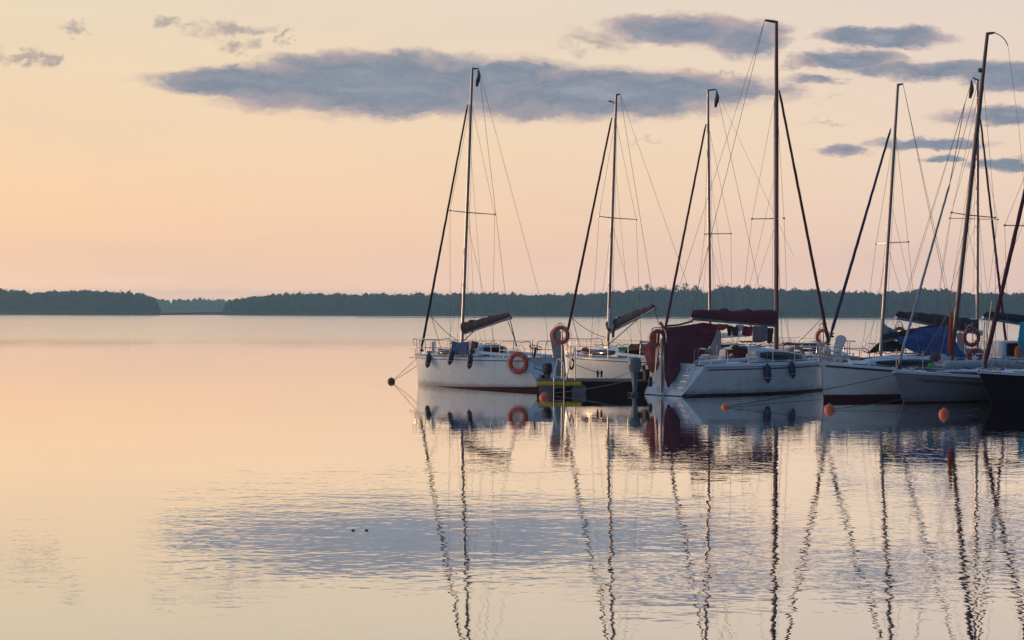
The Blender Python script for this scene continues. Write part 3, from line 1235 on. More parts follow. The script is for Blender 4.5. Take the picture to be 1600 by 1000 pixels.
    def outboard(s, px_cowl, xl, cm, scale=1.0, low_z=-.25):
        c = s.V(*px_cowl, xl)
        m2 = MB()
        pr = [(.02, -.20), (.10, -.19), (.135, -.12), (.15, 0), (.145, .10), (.12, .17), (.06, .20), (.01, .205)]
        rows = []
        for r, z in pr:
            rows.append([c + Vector((math.cos(a) * r * 1.25 - .0, math.sin(a) * r * .95, z)) * scale for a in [2 * math.pi * j / 12 for j in range(12)]])
        m2.grid(rows, close=True)
        root = m2.build('outboard_motor', cm, s.root)
        leg = MB()
        bz = low_z
        leg.grid([[c + Vector((dx * scale, dy * scale, -.18 * scale)) for dx, dy in ((-.10, -.05), (.10, -.05), (.10, .05), (-.10, .05))],
                  [Vector((c.x + dx * scale, c.y + dy * scale, bz + .25)) for dx, dy in ((-.045, -.03), (.04, -.03), (.04, .03), (-.045, .03))],
                  [Vector((c.x + dx * scale, c.y + dy * scale, bz)) for dx, dy in ((-.10, -.03), (.05, -.03), (.05, .03), (-.10, .03))]], close=True)
        leg.tube([(c.x - .16, c.y, bz + .10), (c.x + .1, c.y, bz + .10)], [.03, .05], 8)
        leg.box((c.x - .06, c.y, bz + .18), (.30, .18, .015))
        leg.build('motor_leg', cm, root)
        br = MB()
        br.box((c.x + .17, c.y, c.z - .32), (.10, .24, .24))
        br.tube([(c.x + .12, c.y, c.z - .1), (c.x + .55, c.y, c.z + .02)], .018, 6)
        br.build('motor_bracket', MOTD, root)
        pp = MB()
        for k in range(3):
            a = k * 2.094
            pp.box((c.x - .19, c.y + math.cos(a) * .07, bz + .10 + math.sin(a) * .07), (.012, .05, .09), M=Matrix.Rotation(a, 3, 'X'))
        pp.build('propeller', MOTD, root)
        return root


def lifebuoy(c, R, r, rot, label, m=LBUOY, squash=1.0, grab=True):
    root = empty('lifebuoy', c)
    root.rotation_euler = rot
    tag(root, label, 'lifebuoy', 'ring lifebuoys')
    mb_ = MB()
    N, n = 36, 12
    rows = []
    for i in range(N):
        a = 2 * math.pi * i / N
        rows.append([((R + r * math.cos(b)) * math.cos(a), r * .8 * math.sin(b), (R + r * math.cos(b)) * math.sin(a)) for b in [2 * math.pi * j / n for j in range(n)]])
    rows.append(rows[0])
    mb_.grid(rows, close=True)
    mb_.build('ring', m, root)
    for k in range(4):
        a0 = math.pi / 4 + k * math.pi / 2 + .2
        b_ = MB()
        rows = []
        for i in range(4):
            a = a0 + (i - 1.5) * .05
            rr = r * 1.03
            rows.append([((R + rr * math.cos(b)) * math.cos(a), rr * .8 * math.sin(b), (R + rr * math.cos(b)) * math.sin(a)) for b in [2 * math.pi * j / n for j in range(n)]])
        b_.grid(rows, close=True)
        b_.build('band', BAND, root)
    g = MB()
    for k in range(4):
        a0 = math.pi / 4 + k * math.pi / 2 + .2
        g.tube([((R + r + .005 + .05 * math.sin(math.pi * q / 6)) * math.cos(a0 + q / 6 * math.pi / 2), 0, (R + r + .005 + .05 * math.sin(math.pi * q / 6)) * math.sin(a0 + q / 6 * math.pi / 2)) for q in range(7)], .006, 4)
    g.build('grab_line', ROPE, root)
    return root


fender_mesh = None


def fender(c_top, L_, label, tilt=0.0, top_line=.35):
    root = empty('fender', c_top - Vector((0, 0, L_)))
    root.rotation_euler = (0, tilt, 0)
    tag(root, label, 'fender', 'navy blue fenders')
    b = MB()
    rr = L_ * .19
    b.lathe([(0, 0), (rr * .3, .02 * L_), (rr * .35, .06 * L_), (rr * .75, .15 * L_), (rr, .30 * L_), (rr, .75 * L_), (rr * .8, .88 * L_), (rr * .35, .95 * L_), (rr * .3, L_)], n=12)
    b.build('fender_body', FEND, root)
    b = MB()
    b.lathe([(rr * .93, .262 * L_), (rr * 1.02, .29 * L_), (rr * 1.02, .31 * L_), (rr * .99, .33 * L_)], n=12)
    b.build('fender_band', BAND, root)
    l_ = MB()
    l_.tube([(0, 0, L_), (0, 0, L_ + top_line)], .008, 5)
    l_.build('fender_line', ROPE, root)
    return root


def buoy(px, py, rpx, m, label, ry=None):
    """py: centre of the ball; it floats a third sunk"""
    c = W(px, py)
    Yw = c.y
    c.z = .01
    r = rpx / F * Yw
    root = empty('mooring_buoy', (c.x, c.y, 0))
    tag(root, label, 'buoy', 'mooring buoys floating off the yachts')
    b = MB()
    k = (ry or rpx) / rpx
    b.lathe([(r * math.sin(math.pi * i / 12), c.z - r * k * math.cos(math.pi * i / 12)) for i in range(13)], n=16)
    b.build('float', m, root)
    e = MB()
    ang = [2 * math.pi * i / 12 for i in range(13)]
    e.tube([(math.cos(a) * .018, 0, c.z + r * k + .004 + math.sin(a) * .018) for a in ang], .006, 5, cap=False)
    e.build('ring_eye', STEEL, root)
    return Vector((c.x, c.y, max(.02, c.z - r * .2)))


def line(a, b, s_, r, m, label, name='mooring_line'):
    mb_ = MB()
    mb_.tube(sag(a, b, s_, 14), r, 5)
    return centred(name, mb_, m, label, 'rope', 'mooring lines')


def pennant(px, py, Yw, ht, wd, label, m=FURB):
    a = P(px, py, Yw)
    mb_ = MB()
    rows = []
    for i in range(9):
        q = i / 8
        ww = wd * (.25 + .75 * math.sin(min(1, q * 1.4) * math.pi / 2)) * (1 - .55 * max(0, q - .6) / .4)
        o_ = Vector((.03 * math.sin(q * 5), .04 * math.sin(q * 7), -ht * q))
        rows.append([a + o_ + Vector((-ww * .6, .03, 0)), a + o_ + Vector((0, -.03, .02)), a + o_ + Vector((ww * .5, .03, 0))])
    mb_.grid(rows)
    return centred('pennant', mb_, m, label, 'pennant', at=a, solid=.01)


# ------------------------------------------------------------------ yacht 1: leftmost, bow to the left
b1 = Boat('sailing_yacht', 'white sailing yacht farthest left, with brown sail cover and three fenders',
          (1.50, 59.7), (-3.2, 63.8), 2.3, 1.0, 1.0, rake_b=.10, rake_s=.75, hull_mat=HULLW, stripe=(.125, -.03), cab_h=.36, cockpit=(-.01, .34), open_transom=True)
m_ = b1.mast((722.5, 520), (738, 106), b1.L - 2.03, .055, ALU, crane=(748, 107), spread=((703, 329), (773, 335)))
b1.rig((733, 158))
b1.furler((731, 163), (659, 543), FURB, .045)
b1.boom((721, 522), (797, 497), 'sail_cover', BROWN, .04, cov=(.19, .09), bm=ALU, seed=2)
b1.pulpit(); b1.pushpit(); b1.lifelines()
b1.stripe_line(.05, .03, .0, 1.0, DARK)
b1.wire(b1.cr, b1.l(P(789, 455, 60.8)), .007, 'backstay')
b1.wire(b1.l(P(789, 455, 60.8)), b1.Y(806, 545, 60.2), .007, 'backstay')
b1.wire(b1.cr, b1.l(P(853, 500, 59.4)), .006, 'topping_lift')
b1.wire(b1.l(P(853, 500, 59.4)), b1.Y(857, 550, 59.3), .006, 'topping_lift')
b1.wire(b1.bo + Vector((.0, 0, -.05)), b1.Y(807, 541, 60.4), .016, 'mainsheet', ROPED)
b1.wire(b1.bo + Vector((.12, 0, -.05)), b1.Y(808, 541, 60.4), .012, 'mainsheet', ROPED)
b1.wire(b1.bi.lerp(b1.bo, .28), b1.ma + Vector((-.1, 0, .25)), .018, 'kicking_strap', ROPED)
b1.wire(b1.Y(672, 492, 63.0), b1.Y(716, 533, 62.3), .011, 'furling_line', ROPED, sg=.08)
b1.wire(b1.Y(673, 492, 63.0), b1.Y(690, 548, 62.3), .009, 'furling_line', ROPED, sg=-.03)
b1.outboard((855, 576), -.25, MOTD, .95)
# bow anchor roller and sprit struts
mb = MB()
mb.tube([b1.C(640, 559), b1.C(660, 557)], .02, 6)
mb.tube([b1.C(648, 552), b1.C(653, 570)], .018, 6)
mb.build('anchor_roller', STEEL, b1.root)
# steering wheel
c = b1.V(837, 543, .9)
mb = MB()
for rr_ in (.27,):
    mb.tube([c + Vector((.14 * math.sin(a), rr_ * math.cos(a), .14 * math.sin(a) * .55)) for a in [2 * math.pi * i / 20 for i in range(21)]], .016, 6, cap=False)
for k in range(3):
    a = k * 2.094 + .3
    mb.tube([c, c + Vector((.14 * math.sin(a), .27 * math.cos(a), .077 * math.sin(a)))], .010, 5)
mb.tube([c, c + Vector((.1, 0, -.55))], .04, 8)
mb.build('steering_wheel', DARK, b1.root)
b1.rudder_up((868, 512), (877, 588), .42, GREYB, 59.35)
# hoops at the quarter
for i, (px, py) in enumerate([(814, 539), (838, 539)]):
    p = P(px, py, 59.9)
    q = b1.l(p)
    mb = MB()
    mb.tube(smooth_path([q + Vector((-.18, 0, -.5)), q + Vector((-.15, 0, -.15)), q, q + Vector((.15, 0, -.15)), q + Vector((.18, 0, -.5))], 4), .015, 6)
    mb.build('quarter_hoop', STEEL, b1.root)
lifebuoy(P(809.5, 567, 59.35), .285, .085, (.05, 0, math.radians(-28)), 'orange lifebuoy hung on the near quarter of the leftmost yacht')
for px, py, lab in ((667.5, 551, 'navy fender nearest the bow of the leftmost yacht'), (702, 546, 'navy fender below the left edge of the blue towel'), (733, 552, 'navy fender below the right edge of the blue towel')):
    Yn = {667.5: 62.1, 702: 60.95, 733: 60.3}[px]
    fender(P(px, py, Yn), .52, lab, tilt=math.radians({667.5: 8, 702: 12, 733: 5}[px]))
rows = [[P(706, 533, 61.5), P(720, 535, 61.2), P(735, 534, 60.9)], [P(704, 553, 61.4), P(718, 554.5, 61.1), P(731, 554, 60.8)]]
mb = MB(); mb.grid(cloth_rows(rows, 16, 10, .06, 6, 3))
centred('towel', mb, BLUEC, 'creased blue towel drying on the rail of the leftmost yacht', 'towel', solid=.012)
rows = [[P(675, 534, 62.6), P(680, 534, 62.5)], [P(675, 552, 62.6), P(679, 554, 62.5)]]
mb = MB(); mb.grid(cloth_rows(rows, 4, 8, .03, 6, 5))
centred('towel', mb, TOWEL, 'narrow pale blue towel over the bow rail of the leftmost yacht', 'towel', solid=.012)
mb = MB()
mb.grid(cloth_rows([[P(738, 533, 61.3), P(748, 535, 61.1)], [P(737, 545, 61.3), P(745, 544, 61.1)]], 5, 5, .05, 6, 8))
centred('cloth_bundle', mb, NAVY, 'dark bundle of cloth on the rail right of the blue towel', 'cloth', solid=.05)
pennant(747, 110, b1.Yf, .55, .12, 'black furled pennant at the masthead of the leftmost yacht')
# gear in the cockpit
mb = MB()
mb.box(b1.l(P(823, 567, 60.0)), (.5, .3, .25)); mb.build('cockpit_locker', DECKM, b1.root, bevel=.03)
for px in (788, 798):
    mb = MB()
    mb.lathe([(.0, 0), (.06, 0), (.045, .05), (.055, .11), (0, .12)], c=b1.l(P(px, 560, 60.3)), n=10)
    mb.build('winch', STEEL, b1.root)

# ------------------------------------------------------------------ yacht 2: behind the jetty
b2 = Boat('sailing_yacht', 'cream hulled sailing yacht with navy sail cover moored behind the jetty',
          (5.6, 60.4), (1.98, 66.0), 2.4, .95, 1.03, rake_b=.08, hull_mat=HULLO, stripe=.08, cab_h=.34)
b2.mast((950, 530), (963, 147), b2.L - 2.45, .055, ALU, crane=(969, 147), spread=((936, 338), (994, 343)))
b2.rig((959, 185))
b2.furler((956, 184), (886.5, 520), FURM, .05)
b2.boom((951, 521), (1023, 483), 'sail_cover', NAVY, .045, cov=(.20, .08), seed=5)
b2.pulpit(); b2.pushpit(); b2.lifelines()
b2.stripe_line(.06, .025, 0, 1, DARK)
b2.wire(b2.cr, b2.Y(1023, 480, 62), .007, 'topping_lift')
b2.wire(b2.cr, b2.Y(1083, 470, 60.5), .006, 'backstay')
b2.wire(b2.Y(1083, 470, 60.5), Vector((.2, 0, .9)), .006, 'backstay')
b2.wire(b2.bo + Vector((0, 0, -.05)), b2.Y(1030, 508, 60.9), .014, 'mainsheet', ROPED)
b2.wire(b2.bi.lerp(b2.bo, .72), b2.ma + Vector((-.1, 0, .15)), .02, 'kicking_strap', ROPE)
b2.wire(b2.Y(893, 496, 65), b2.ma + Vector((.0, 0, .35)), .011, 'furling_line', ROPED, sg=.12)
b2.wire(b2.Y(894, 496, 65), b2.Y(906, 541, 64.4), .010, 'furling_line', ROPED)
# wind vane
mb = MB()
v0 = b2.Y(955, 160, b2.Yf)
mb.tube([v0 + Vector((0, 0, 0)), b2.Y(962, 162, b2.Yf)], .012, 5)
mb.grid([[v0, v0 + Vector((.0, 0, .08))], [b2.Y(950.5, 159, b2.Yf), b2.Y(950.5, 158, b2.Yf)], [b2.Y(960, 158.5, b2.Yf), b2.Y(960, 160, b2.Yf)]])
mb.build('wind_vane', DARK, b2.root)
mb = MB()
mb.grid(cloth_rows([[P(950, 482, 63.6), P(960, 486, 63.6)], [P(949, 500, 63.6), P(961, 500, 63.6)], [P(951, 512, 63.6), P(959, 516, 63.6)]], 8, 8, .10, 6, 8))
centred('sail_bag', mb, WHCAN, 'grey bundle of slack sail bunched against the mast behind the jetty', 'sail bag', solid=.08)
mb = MB()
mb.grid(cloth_rows([[P(956, 514, 63.1), P(961, 514, 63.0)], [P(957, 528, 63.1), P(960, 527, 63.1)]], 4, 6, .03, 6, 8))
centred('cover_flap', mb, NAVY, 'dark loose flap hanging from the navy sail cover', 'cloth', solid=.01)
mb = MB()
for k, (px, py) in enumerate([(912, 547), (918, 546.5), (914, 545)]):
    mb.box(P(px, py, 63.9), (.16, .12, .09), rz=k * .5)
centred('folded_cloth', mb, REDC, 'folded red cloth on the foredeck of the yacht behind the jetty', 'cloth', bevel=.02)
mb = MB(); mb.grid(cloth_rows([[P(985, 538, 61.6), P(1003, 537, 61.2)], [P(980, 548, 61.6), P(1004, 547, 61.2)]], 9, 6, .12, 6, 12))
centred('towel', mb, BROWN, 'dark crumpled towel on the cabin top behind the jetty', 'towel', solid=.03)
mb = MB(); mb.grid(cloth_rows([[P(1000, 532, 61.3), P(1014, 534, 61.0)], [P(998, 546, 61.3), P(1014, 547, 61.0)]], 9, 6, .12, 6, 15))
centred('towel', mb, TOWEL, 'pale blue cloth heaped at the aft end of the yacht behind the jetty', 'towel', solid=.03)
mb = MB(); mb.box(P(976, 545, 62), (.42, .1, .12)); centred('bottle_rack', mb, GREENC, 'small green box on the cabin top behind the jetty', 'box', bevel=.02)

# ------------------------------------------------------------------ yacht 3: tallest mast, bow to the right
b3 = Boat('sailing_yacht', 'white sailing yacht with the tallest mast, maroon sail cover and open stern towards the jetty',
            (4.55, 56.2), (10.2, 60.9), 2.5, .92, .99, rake_b=.10, rake_s=.85, hull_mat=HULLO, stripe=.06, cockpit=(-.01, .34), cab_h=.47, deck_low=.45, open_transom=True)
b3.mast((1213, 535), (1213, 33), 5.1, .075, ALUD, crane=(1195, 31.5), spread=((1175, 342), (1225, 341)))
b3.rig((1214, 141))
b3.furler((1217.5, 141), (1294, 533), FURM, .055)
b3.boom((1213, 509), (1081, 498), 'sail_cover', MAROON, .05, cov=(.25, .13), seed=8, bm=ALU)
b3.pulpit(); b3.pushpit(.5); b3.lifelines(ts=(.26, .42, .58, .72, .82))
b3.stripe_line(.12, .035, .03, .985, FURM)
b3.stripe_line(.045, .02, 0, 1, DARK)
b3.wire(b3.cr, b3.C(1110, 372), .008, 'backstay')
b3.wire(b3.C(1110, 372), b3.C(1079, 496), .008, 'backstay')
b3.wire(b3.cr, b3.Y(1032, 540, 56.8), .006, 'backstay')
b3.wire(b3.bi.lerp(b3.bo, .35), b3.ma + Vector((-.15, 0, .3)), .02, 'kicking_strap', ROPED)
b3.wire(b3.Y(1286, 495, 60.4), b3.Y(1247, 535, 60), .010, 'furling_line', ROPED, sg=.02)
mb = MB()
for u in (-.62, .62):
    mb.box((.55, u, .38), (.42, .42, .05))
mb.build('transom_step', GEL, b3.root, bevel=.02)
lad = MB()
for dx in (0, .26):
    lad.tube(smooth_path([(-.02, -.62 - dx, .14), (.34, -.62 - dx, .56), (.48, -.62 - dx, .82), (.58, -.62 - dx, .78)], 4), .016, 6)
for q in (.15, .45, .75):
    lad.tube([(.0 + .4 * q, -.62, .17 + .6 * q), (.0 + .4 * q, -.88, .17 + .6 * q)], .014, 6)
lad.build('swim_ladder', STEEL, b3.root)
mb = MB()
a, b = b3.V(1033, 612, -.12), b3.V(1033.5, 529, -.12)
mb.tube([a, b], .045, 8)
mb.build('stern_post', ALU, b3.root)
mb = MB()
a, b = b3.V(1032, 618, -.08), b3.V(1036, 566, .1)
mb.tube([a, b], [.12, .07], 6)
mb.build('rudder_stock', GELOLD, b3.root)
for dx_, (t_, u_) in enumerate([((1027, 520), (1024, 585)), ((1029, 540), (1021, 600)), ((1037, 538), (1038, 600))]):
    mb = MB(); mb.tube([b3.V(*u_, .0), b3.V(*t_, .0)], .018, 6); mb.build('stern_strut', STEEL, b3.root)
mb = MB()
p = [b3.V(x, y, .1) for x, y in ((1018, 520), (1019, 514), (1024, 512), (1034, 512), (1040, 520), (1041, 535))]
mb.tube(smooth_path(p, 4), .018, 6); mb.build('stern_hoop', STEEL, b3.root)
b3.outboard((992, 570), -.55, MOTG, 1.2, low_z=-.1)
mb = MB()
c = b3.V(1009, 586, -.12)
mb.box(c, (.16, .22, .36)); mb.box(c + Vector((0, -.2, -.2)), (.12, .1, .3)); mb.box(c + Vector((0, .1, .22)), (.1, .12, .1))
mb.build('motor_mount', MOTD, b3.root, bevel=.03)
lifebuoy(P(1027.5, 528.5, 56.35), .225, .06, (.05, 0, math.radians(25)), 'orange lifebuoy on the stern hoop beside the maroon awning')
lifebuoy(P(1031, 529, 56.6), .20, .05, (.05, .2, math.radians(22)), 'faded red lifebuoy tucked behind the orange one beside the maroon awning', m=LBDARK)
# maroon awning draped over the boom end
rows = [[P(1034, 511, 56.3), P(1052, 511, 56.8), P(1080, 507, 57.6), P(1098, 504, 58), P(1124, 507, 58.2)],
        [P(1036, 540, 56.2), P(1052, 540, 56.5), P(1076, 538, 57.2), P(1096, 534, 57.6), P(1112, 537, 57.9)],
        [P(1037, 575, 56.1), P(1048, 576, 56.2), P(1063, 572, 56.7), P(1080, 563, 57.2), P(1094, 556, 57.5)],
        [P(1039, 592, 56.0), P(1046, 592, 56.1), P(1052, 590, 56.3), P(1058, 586, 56.7), P(1066, 580, 57.0)],
        [P(1042, 604, 56.0), P(1043, 605, 56.0), P(1045, 605.5, 56.1), P(1047, 601, 56.3), P(1049, 597, 56.6)]]
mb = MB(); mb.grid(cloth_rows(rows, 60, 56, .075, 2.0, 2))
centred('awning', mb, MAROON, 'large maroon awning draped from the boom over the stern of the tallest yacht', 'awning', solid=.012)
rows = [[P(1003, 542, 57.2), P(1014, 535, 57.0), P(1032, 519, 56.8)],
        [P(1008, 556, 57.2), P(1016, 556, 57.0), P(1029, 552, 56.8)],
        [P(1012, 572, 57.2), P(1018, 574, 57.0), P(1029, 576, 56.8)],
        [P(1014, 578, 57.2), P(1019, 583, 57.0), P(1024, 582, 56.8)]]
mb = MB(); mb.grid(cloth_rows(rows, 14, 16, .05, 3, 6))
centred('awning', mb, MAROON, 'small maroon side flap of awning left of the stern post', 'awning', solid=.012)
mb = MB(); mb.tube([P(1032, 504, 56.5), P(1036, 511, 56.4), P(1044, 517, 56.4)], .05, 7)
centred('rolled_cloth', mb, REDC, 'short roll of red cloth on top of the stern post', 'cloth')
mb = MB(); mb.tube(smooth_path([P(1041, 509, 56.5), P(1058, 508, 56.9), P(1070, 505, 57.2), P(1082, 502, 57.5)], 4), .03, 6)
centred('rolled_cloth', mb, NAVY, 'dark rolled edge of cloth lying along the top of the maroon awning', 'cloth')
# laundry under the boom
for (x0, y0, x1, y1, m, lab) in [(1122, 506, 1136, 514, REDC, 'red towel hung flat under the boom at the left of the laundry'),
                                 (1137, 508, 1143, 523, NAVY, 'dark knotted garment hanging under the boom'),
                                 (1144, 510, 1153, 523, BROWN, 'brown swim trunks hanging under the boom'),
                                 (1151, 507, 1161, 517, WHC, 'white cloth hanging under the boom'),
                                 (1160, 509, 1166, 523, MAROON, 'maroon shirt sleeve hanging right of the white cloth'),
                                 (1166, 510, 1175, 524, PINKC, 'pink towel hanging under the boom'),
                                 (1178, 509, 1198, 533, GREYC, 'grey striped towel hanging under the boom near the tall mast'),
                                 (1199, 512, 1207, 535, BROWN, 'dark garment hanging beside the tall mast')]:
    Yl = 56.9 + (x0 - 1080) / 130 * 2.4
    x0 -= 1.2; x1 += 1.2; y1 += 2
    rows = [[P(x0, y0, Yl), P((x0 + x1) / 2, y0 + .5, Yl), P(x1, y0 + 1, Yl + .1)], [P(x0 + random.uniform(-1, 2), y1 - random.uniform(0, 3), Yl), P((x0 + x1) / 2, y1, Yl), P(x1 - random.uniform(0, 2), y1 - random.uniform(0, 4), Yl)]]
    mb = MB(); mb.grid(cloth_rows(rows, 8, 8, .05, 8, x0))
    centred('hanging_cloth', mb, m, lab, 'laundry', 'laundry hung under the boom', solid=.012)
mb = MB(); mb.box(P(1182, 533, 58.8), (.12, .08, .1)); mb.box(P(1180, 531, 58.8), (.08, .08, .1)); centred('cloth_scrap', mb, REDC, 'small red scrap of cloth under the grey striped towel', 'cloth', bevel=.02)
for px, py, lab in ((1200, 568, 'larger navy fender on the near side of the tallest yacht'), (1240, 564, 'smaller navy fender nearer the bow of the tallest yacht')):
    fender(P(px, py, 57.22 if px == 1200 else 58.02), .62 if px == 1200 else .56, lab, tilt=math.radians(-2 if px == 1200 else -8))
for (xa, xb, yt, yb_, Yh) in ((1090, 1108, 544, 571, 57.0), (1187, 1197, 545, 570, 58.2), (1232, 1252, 542, 568, 58.9)):
    mb = MB()
    mb.tube(smooth_path([P(xa, yb_, Yh), P(xa + 1, yt + 5, Yh), P((xa + xb) / 2, yt, Yh), P(xb - 1, yt + 5, Yh), P(xb, yb_ + 2, Yh)], 5), .016, 6)
    mb.v = [tuple(b3.l(v)) for v in mb.v]
    mb.build('side_hoop', STEEL, b3.root)
mb = MB(); mb.tube([P(1180, 553, 58.0), P(1198, 568, 58.0)], [.03, .045], 7); mb.v = [tuple(b3.l(v)) for v in mb.v]; mb.build('gangplank_rail', GEL, b3.root)
# black stay pole on deck, winches, gear on the cabin top
mb = MB(); mb.tube([P(1138, 558, 57.4), P(1187, 548, 58.6)], .022, 6); centred('boat_hook', mb, DARK, 'black boathook lying aslant on the cabin side of the tallest yacht', 'boathook')
for i, (px, py, m, lab) in enumerate([(1150, 540, OLIVE, 'olive bag on the cabin edge of the tallest yacht'), (1160, 541, DARK, 'black bag right of the olive one on the cabin edge')]):
    mb = MB(); mb.lathe([(0, -.08), (.12, -.07), (.16, 0), (.09, .06), (0, .08)], c=P(px, py + 3, 58), n=12)
    centred('kit_bag', mb, m, lab, 'bag')
mb = MB()
for k in range(7):
    mb.box(P(1158 + k * 3.2, 533.5 + (k % 2), 58.6), (.07, .06, .05), rz=k)
mb.build('deck_fittings', DARK, kind='stuff')
for px in (1143, 1168):
    mb = MB(); mb.lathe([(.0, 0), (.07, 0), (.05, .06), (.06, .13), (0, .14)], c=b3.l(P(px, 559, 57.6)), n=10); mb.build('winch', STEEL, b3.root)

# ------------------------------------------------------------------ yacht 7: thin mast behind the awning
b7 = Boat('sailing_yacht', 'white yacht mostly hidden behind the maroon awning, thin straight mast and maroon furled headsail',
          (9.5, 63.8), (5.5, 69.0), 2.3, .9, 1.0, hull_mat=HULLW)
b7.mast((1109, 470), (1106, 140), b7.L - 2.6, .055, ALU, crane=(1119, 139.5), spread=((1101, 366), (1142, 365)))
b7.rig((1105, 195))
b7.furler((1103, 194), (1035, 536), FURM, .052)
b7.boom((1109, 528), (1165, 524), 'sail_cover', WHCAN, .04, cov=(.07, .04), seed=4)
b7.pulpit(); b7.lifelines()
b7.wire(b7.cr, b7.Y(1187, 452, 64.5), .007, 'backstay')
b7.wire(b7.Y(1187, 452, 64.5), b7.Y(1200, 535, 64), .007, 'backstay')
b7.wire(b7.cr, b7.Y(1240, 400, 64), .0055, 'topping_lift')
pennant(1120, 142, b7.Yf, .6, .14, 'black pennant at the masthead of the thin mast behind the awning')
mb = MB()
for (dx, w2, z0, z1) in ((0, .34, 0, 1),):
    base = P(1119, 558, 62.6)
    rows = []
    for k in range(9):
        q = k / 8
        ww = .17 * (1 if q < .8 else math.sqrt(max(.1, 1 - ((q - .8) / .22) ** 2)))
        rows.append([base + Vector((u * ww, v * .03, q * .97)) for u, v in ((-1, 0), (-.5, -1), (.5, -1), (1, 0), (.5, 1), (-.5, 1))])
    mb.grid(rows, close=True)
mb.v = [tuple(b7.l(v)) for v in mb.v]
mb.build('raised_rudder', GREYB, b7.root)
mb = MB(); mb.box(P(1127, 548, 62.9), (.75, .06, .42)); mb.v = [tuple(b7.l(v)) for v in mb.v]; mb.build('cockpit_screen', MAROON, b7.root, bevel=.01)
mb = MB(); mb.box(P(1119, 548, 62.82), (.28, .05, .34)); mb.v = [tuple(b7.l(v)) for v in mb.v]; mb.build('cockpit_panel', TANP, b7.root, bevel=.05)

# ------------------------------------------------------------------ yacht 10: low white boat behind the tallest yacht's bow
b10 = Boat('sailing_yacht', 'low white yacht without a standing mast, seen behind the bow of the tallest yacht',
           (11.75, 67.2), (10.5, 73.2), 2.3, .95, 1.0, hull_mat=HULLW, cab_h=.28)
b10.pushpit(); b10.lifelines(); b10.pulpit()
mb = MB(); mb.tube([b10.l(P(1222, 537, 69)), b10.l(P(1278, 538.5, 69))], .05, 8); mb.build('lowered_mast', MAROON, b10.root)
mb = MB()
a_, b_ = P(1305, 560, 67), P(1316, 524, 67)
rows = []
for k in range(13):
    q = k / 12
    ww = .16 * (.75 + .5 * q) * (math.sqrt(max(.05, 1 - ((q - .85) / .16) ** 2)) if q > .85 else 1)
    c = a_.lerp(b_, q)
    rows.append([c + Vector((u * ww, v * .03, -u * ww * .25)) for u, v in ((-1, 0), (-.5, -1), (.5, -1), (1, 0), (.5, 1), (-.5, 1))])
mb.grid(rows, close=True); mb.add(rows[-1], [(5, 4, 3, 2, 1, 0)])
mb.v = [tuple(b10.l(v)) for v in mb.v]
mb.build('raised_rudder', GEL, b10.root)
lifebuoy(P(1285.5, 527, 61.3), .225, .06, (.05, 0, math.radians(-45)), 'red orange lifebuoy hung where the maroon and navy furlers cross')
mb = MB(); mb.tube(smooth_path([P(1280.5, 517, 61.4), P(1280, 509, 61.4), P(1283, 506, 61.4), P(1286, 509, 61.4), P(1287, 560, 61.4)], 4), .015, 6)
mb.tube([P(1281, 517, 61.4), P(1283, 565, 61.4)], .015, 6)
centred('lifebuoy_stand', mb, STEEL, 'thin steel hoop stand holding the lifebuoy between the two crossing furlers', 'stand')
mb = MB(); N = 20
mb.tube([P(1245, 553, 60.7) + Vector((.20 * math.cos(a), 0, .22 * math.sin(a))) for a in [math.radians(-50 + 280 * k / N) for k in range(N + 1)]], .06, 9)
centred('horseshoe_buoy', mb, HORSE, 'yellow brown horseshoe buoy on the foredeck rail of the tallest yacht', 'horseshoe buoy')

# ------------------------------------------------------------------ yacht 4: navy furler, bow to the left
b4 = Boat('sailing_yacht', 'white sailing yacht with navy furled headsail, bow pointing left, blue tarpaulin over its boom',
          (14.3, 58.2), (9.03, 53.7), 2.5, .72, 1.08, rake_b=.12, hull_mat=HULLO, stripe=.15, cab_h=.42)
b4.mast((1376.5, 545), (1403, 131), b4.L - 2.75, .055, ALU, crane=(1411, 131), spread=((1369, 381), (1419, 378)))
b4.rig((1393, 200))
b4.furler((1392, 201), (1299, 520), FURN, .05)
b4.boom((1378, 534), (1478, 512), 'sail_cover', OLIVE, .045, cov=(.10, .07), seed=3)
b4.pulpit(.48); b4.pushpit(); b4.lifelines()
b4.stripe_line(.06, .05, 0, .985, DARK)
b4.wire(b4.cr, b4.Y(1487, 500, 56.6), .007, 'backstay')
b4.wire(b4.cr, b4.Y(1500, 540, 57.8), .006, 'backstay')
mb = MB(); mb.grid(cloth_rows([[P(1377, 507, 56.0), P(1386, 512, 56.2), P(1394, 516, 56.4)], [P(1378, 522, 56.0), P(1386, 524, 56.2), P(1396, 524, 56.4)], [P(1379, 531, 56.0), P(1386, 532, 56.2), P(1393, 531, 56.4)]], 10, 10, .10, 5, 3))
centred('sail_bag', mb, WHCAN, 'bunched pale grey sail against the mast beside the blue tarpaulin', 'sail bag', solid=.1)
rows = [[P(1388, 518, 56.1), P(1410, 519, 56.3), P(1445, 513, 56.6), P(1482, 510, 57)],
        [P(1397, 527, 55.9), P(1415, 530, 56.0), P(1450, 530, 56.3), P(1489, 526, 56.7)],
        [P(1406, 537, 55.8), P(1420, 543, 55.8), P(1452, 546, 56.1), P(1497, 543, 56.5)],
        [P(1414, 543, 55.8), P(1430, 551, 55.8), P(1455, 555, 56.0), P(1513, 559, 56.4)]]
mb = MB(); mb.grid(cloth_rows(rows, 60, 34, .08, 2.0, 21))
centred('tarpaulin', mb, BLUE, 'large blue tarpaulin draped over a boom between two masts', 'tarpaulin', solid=.012)
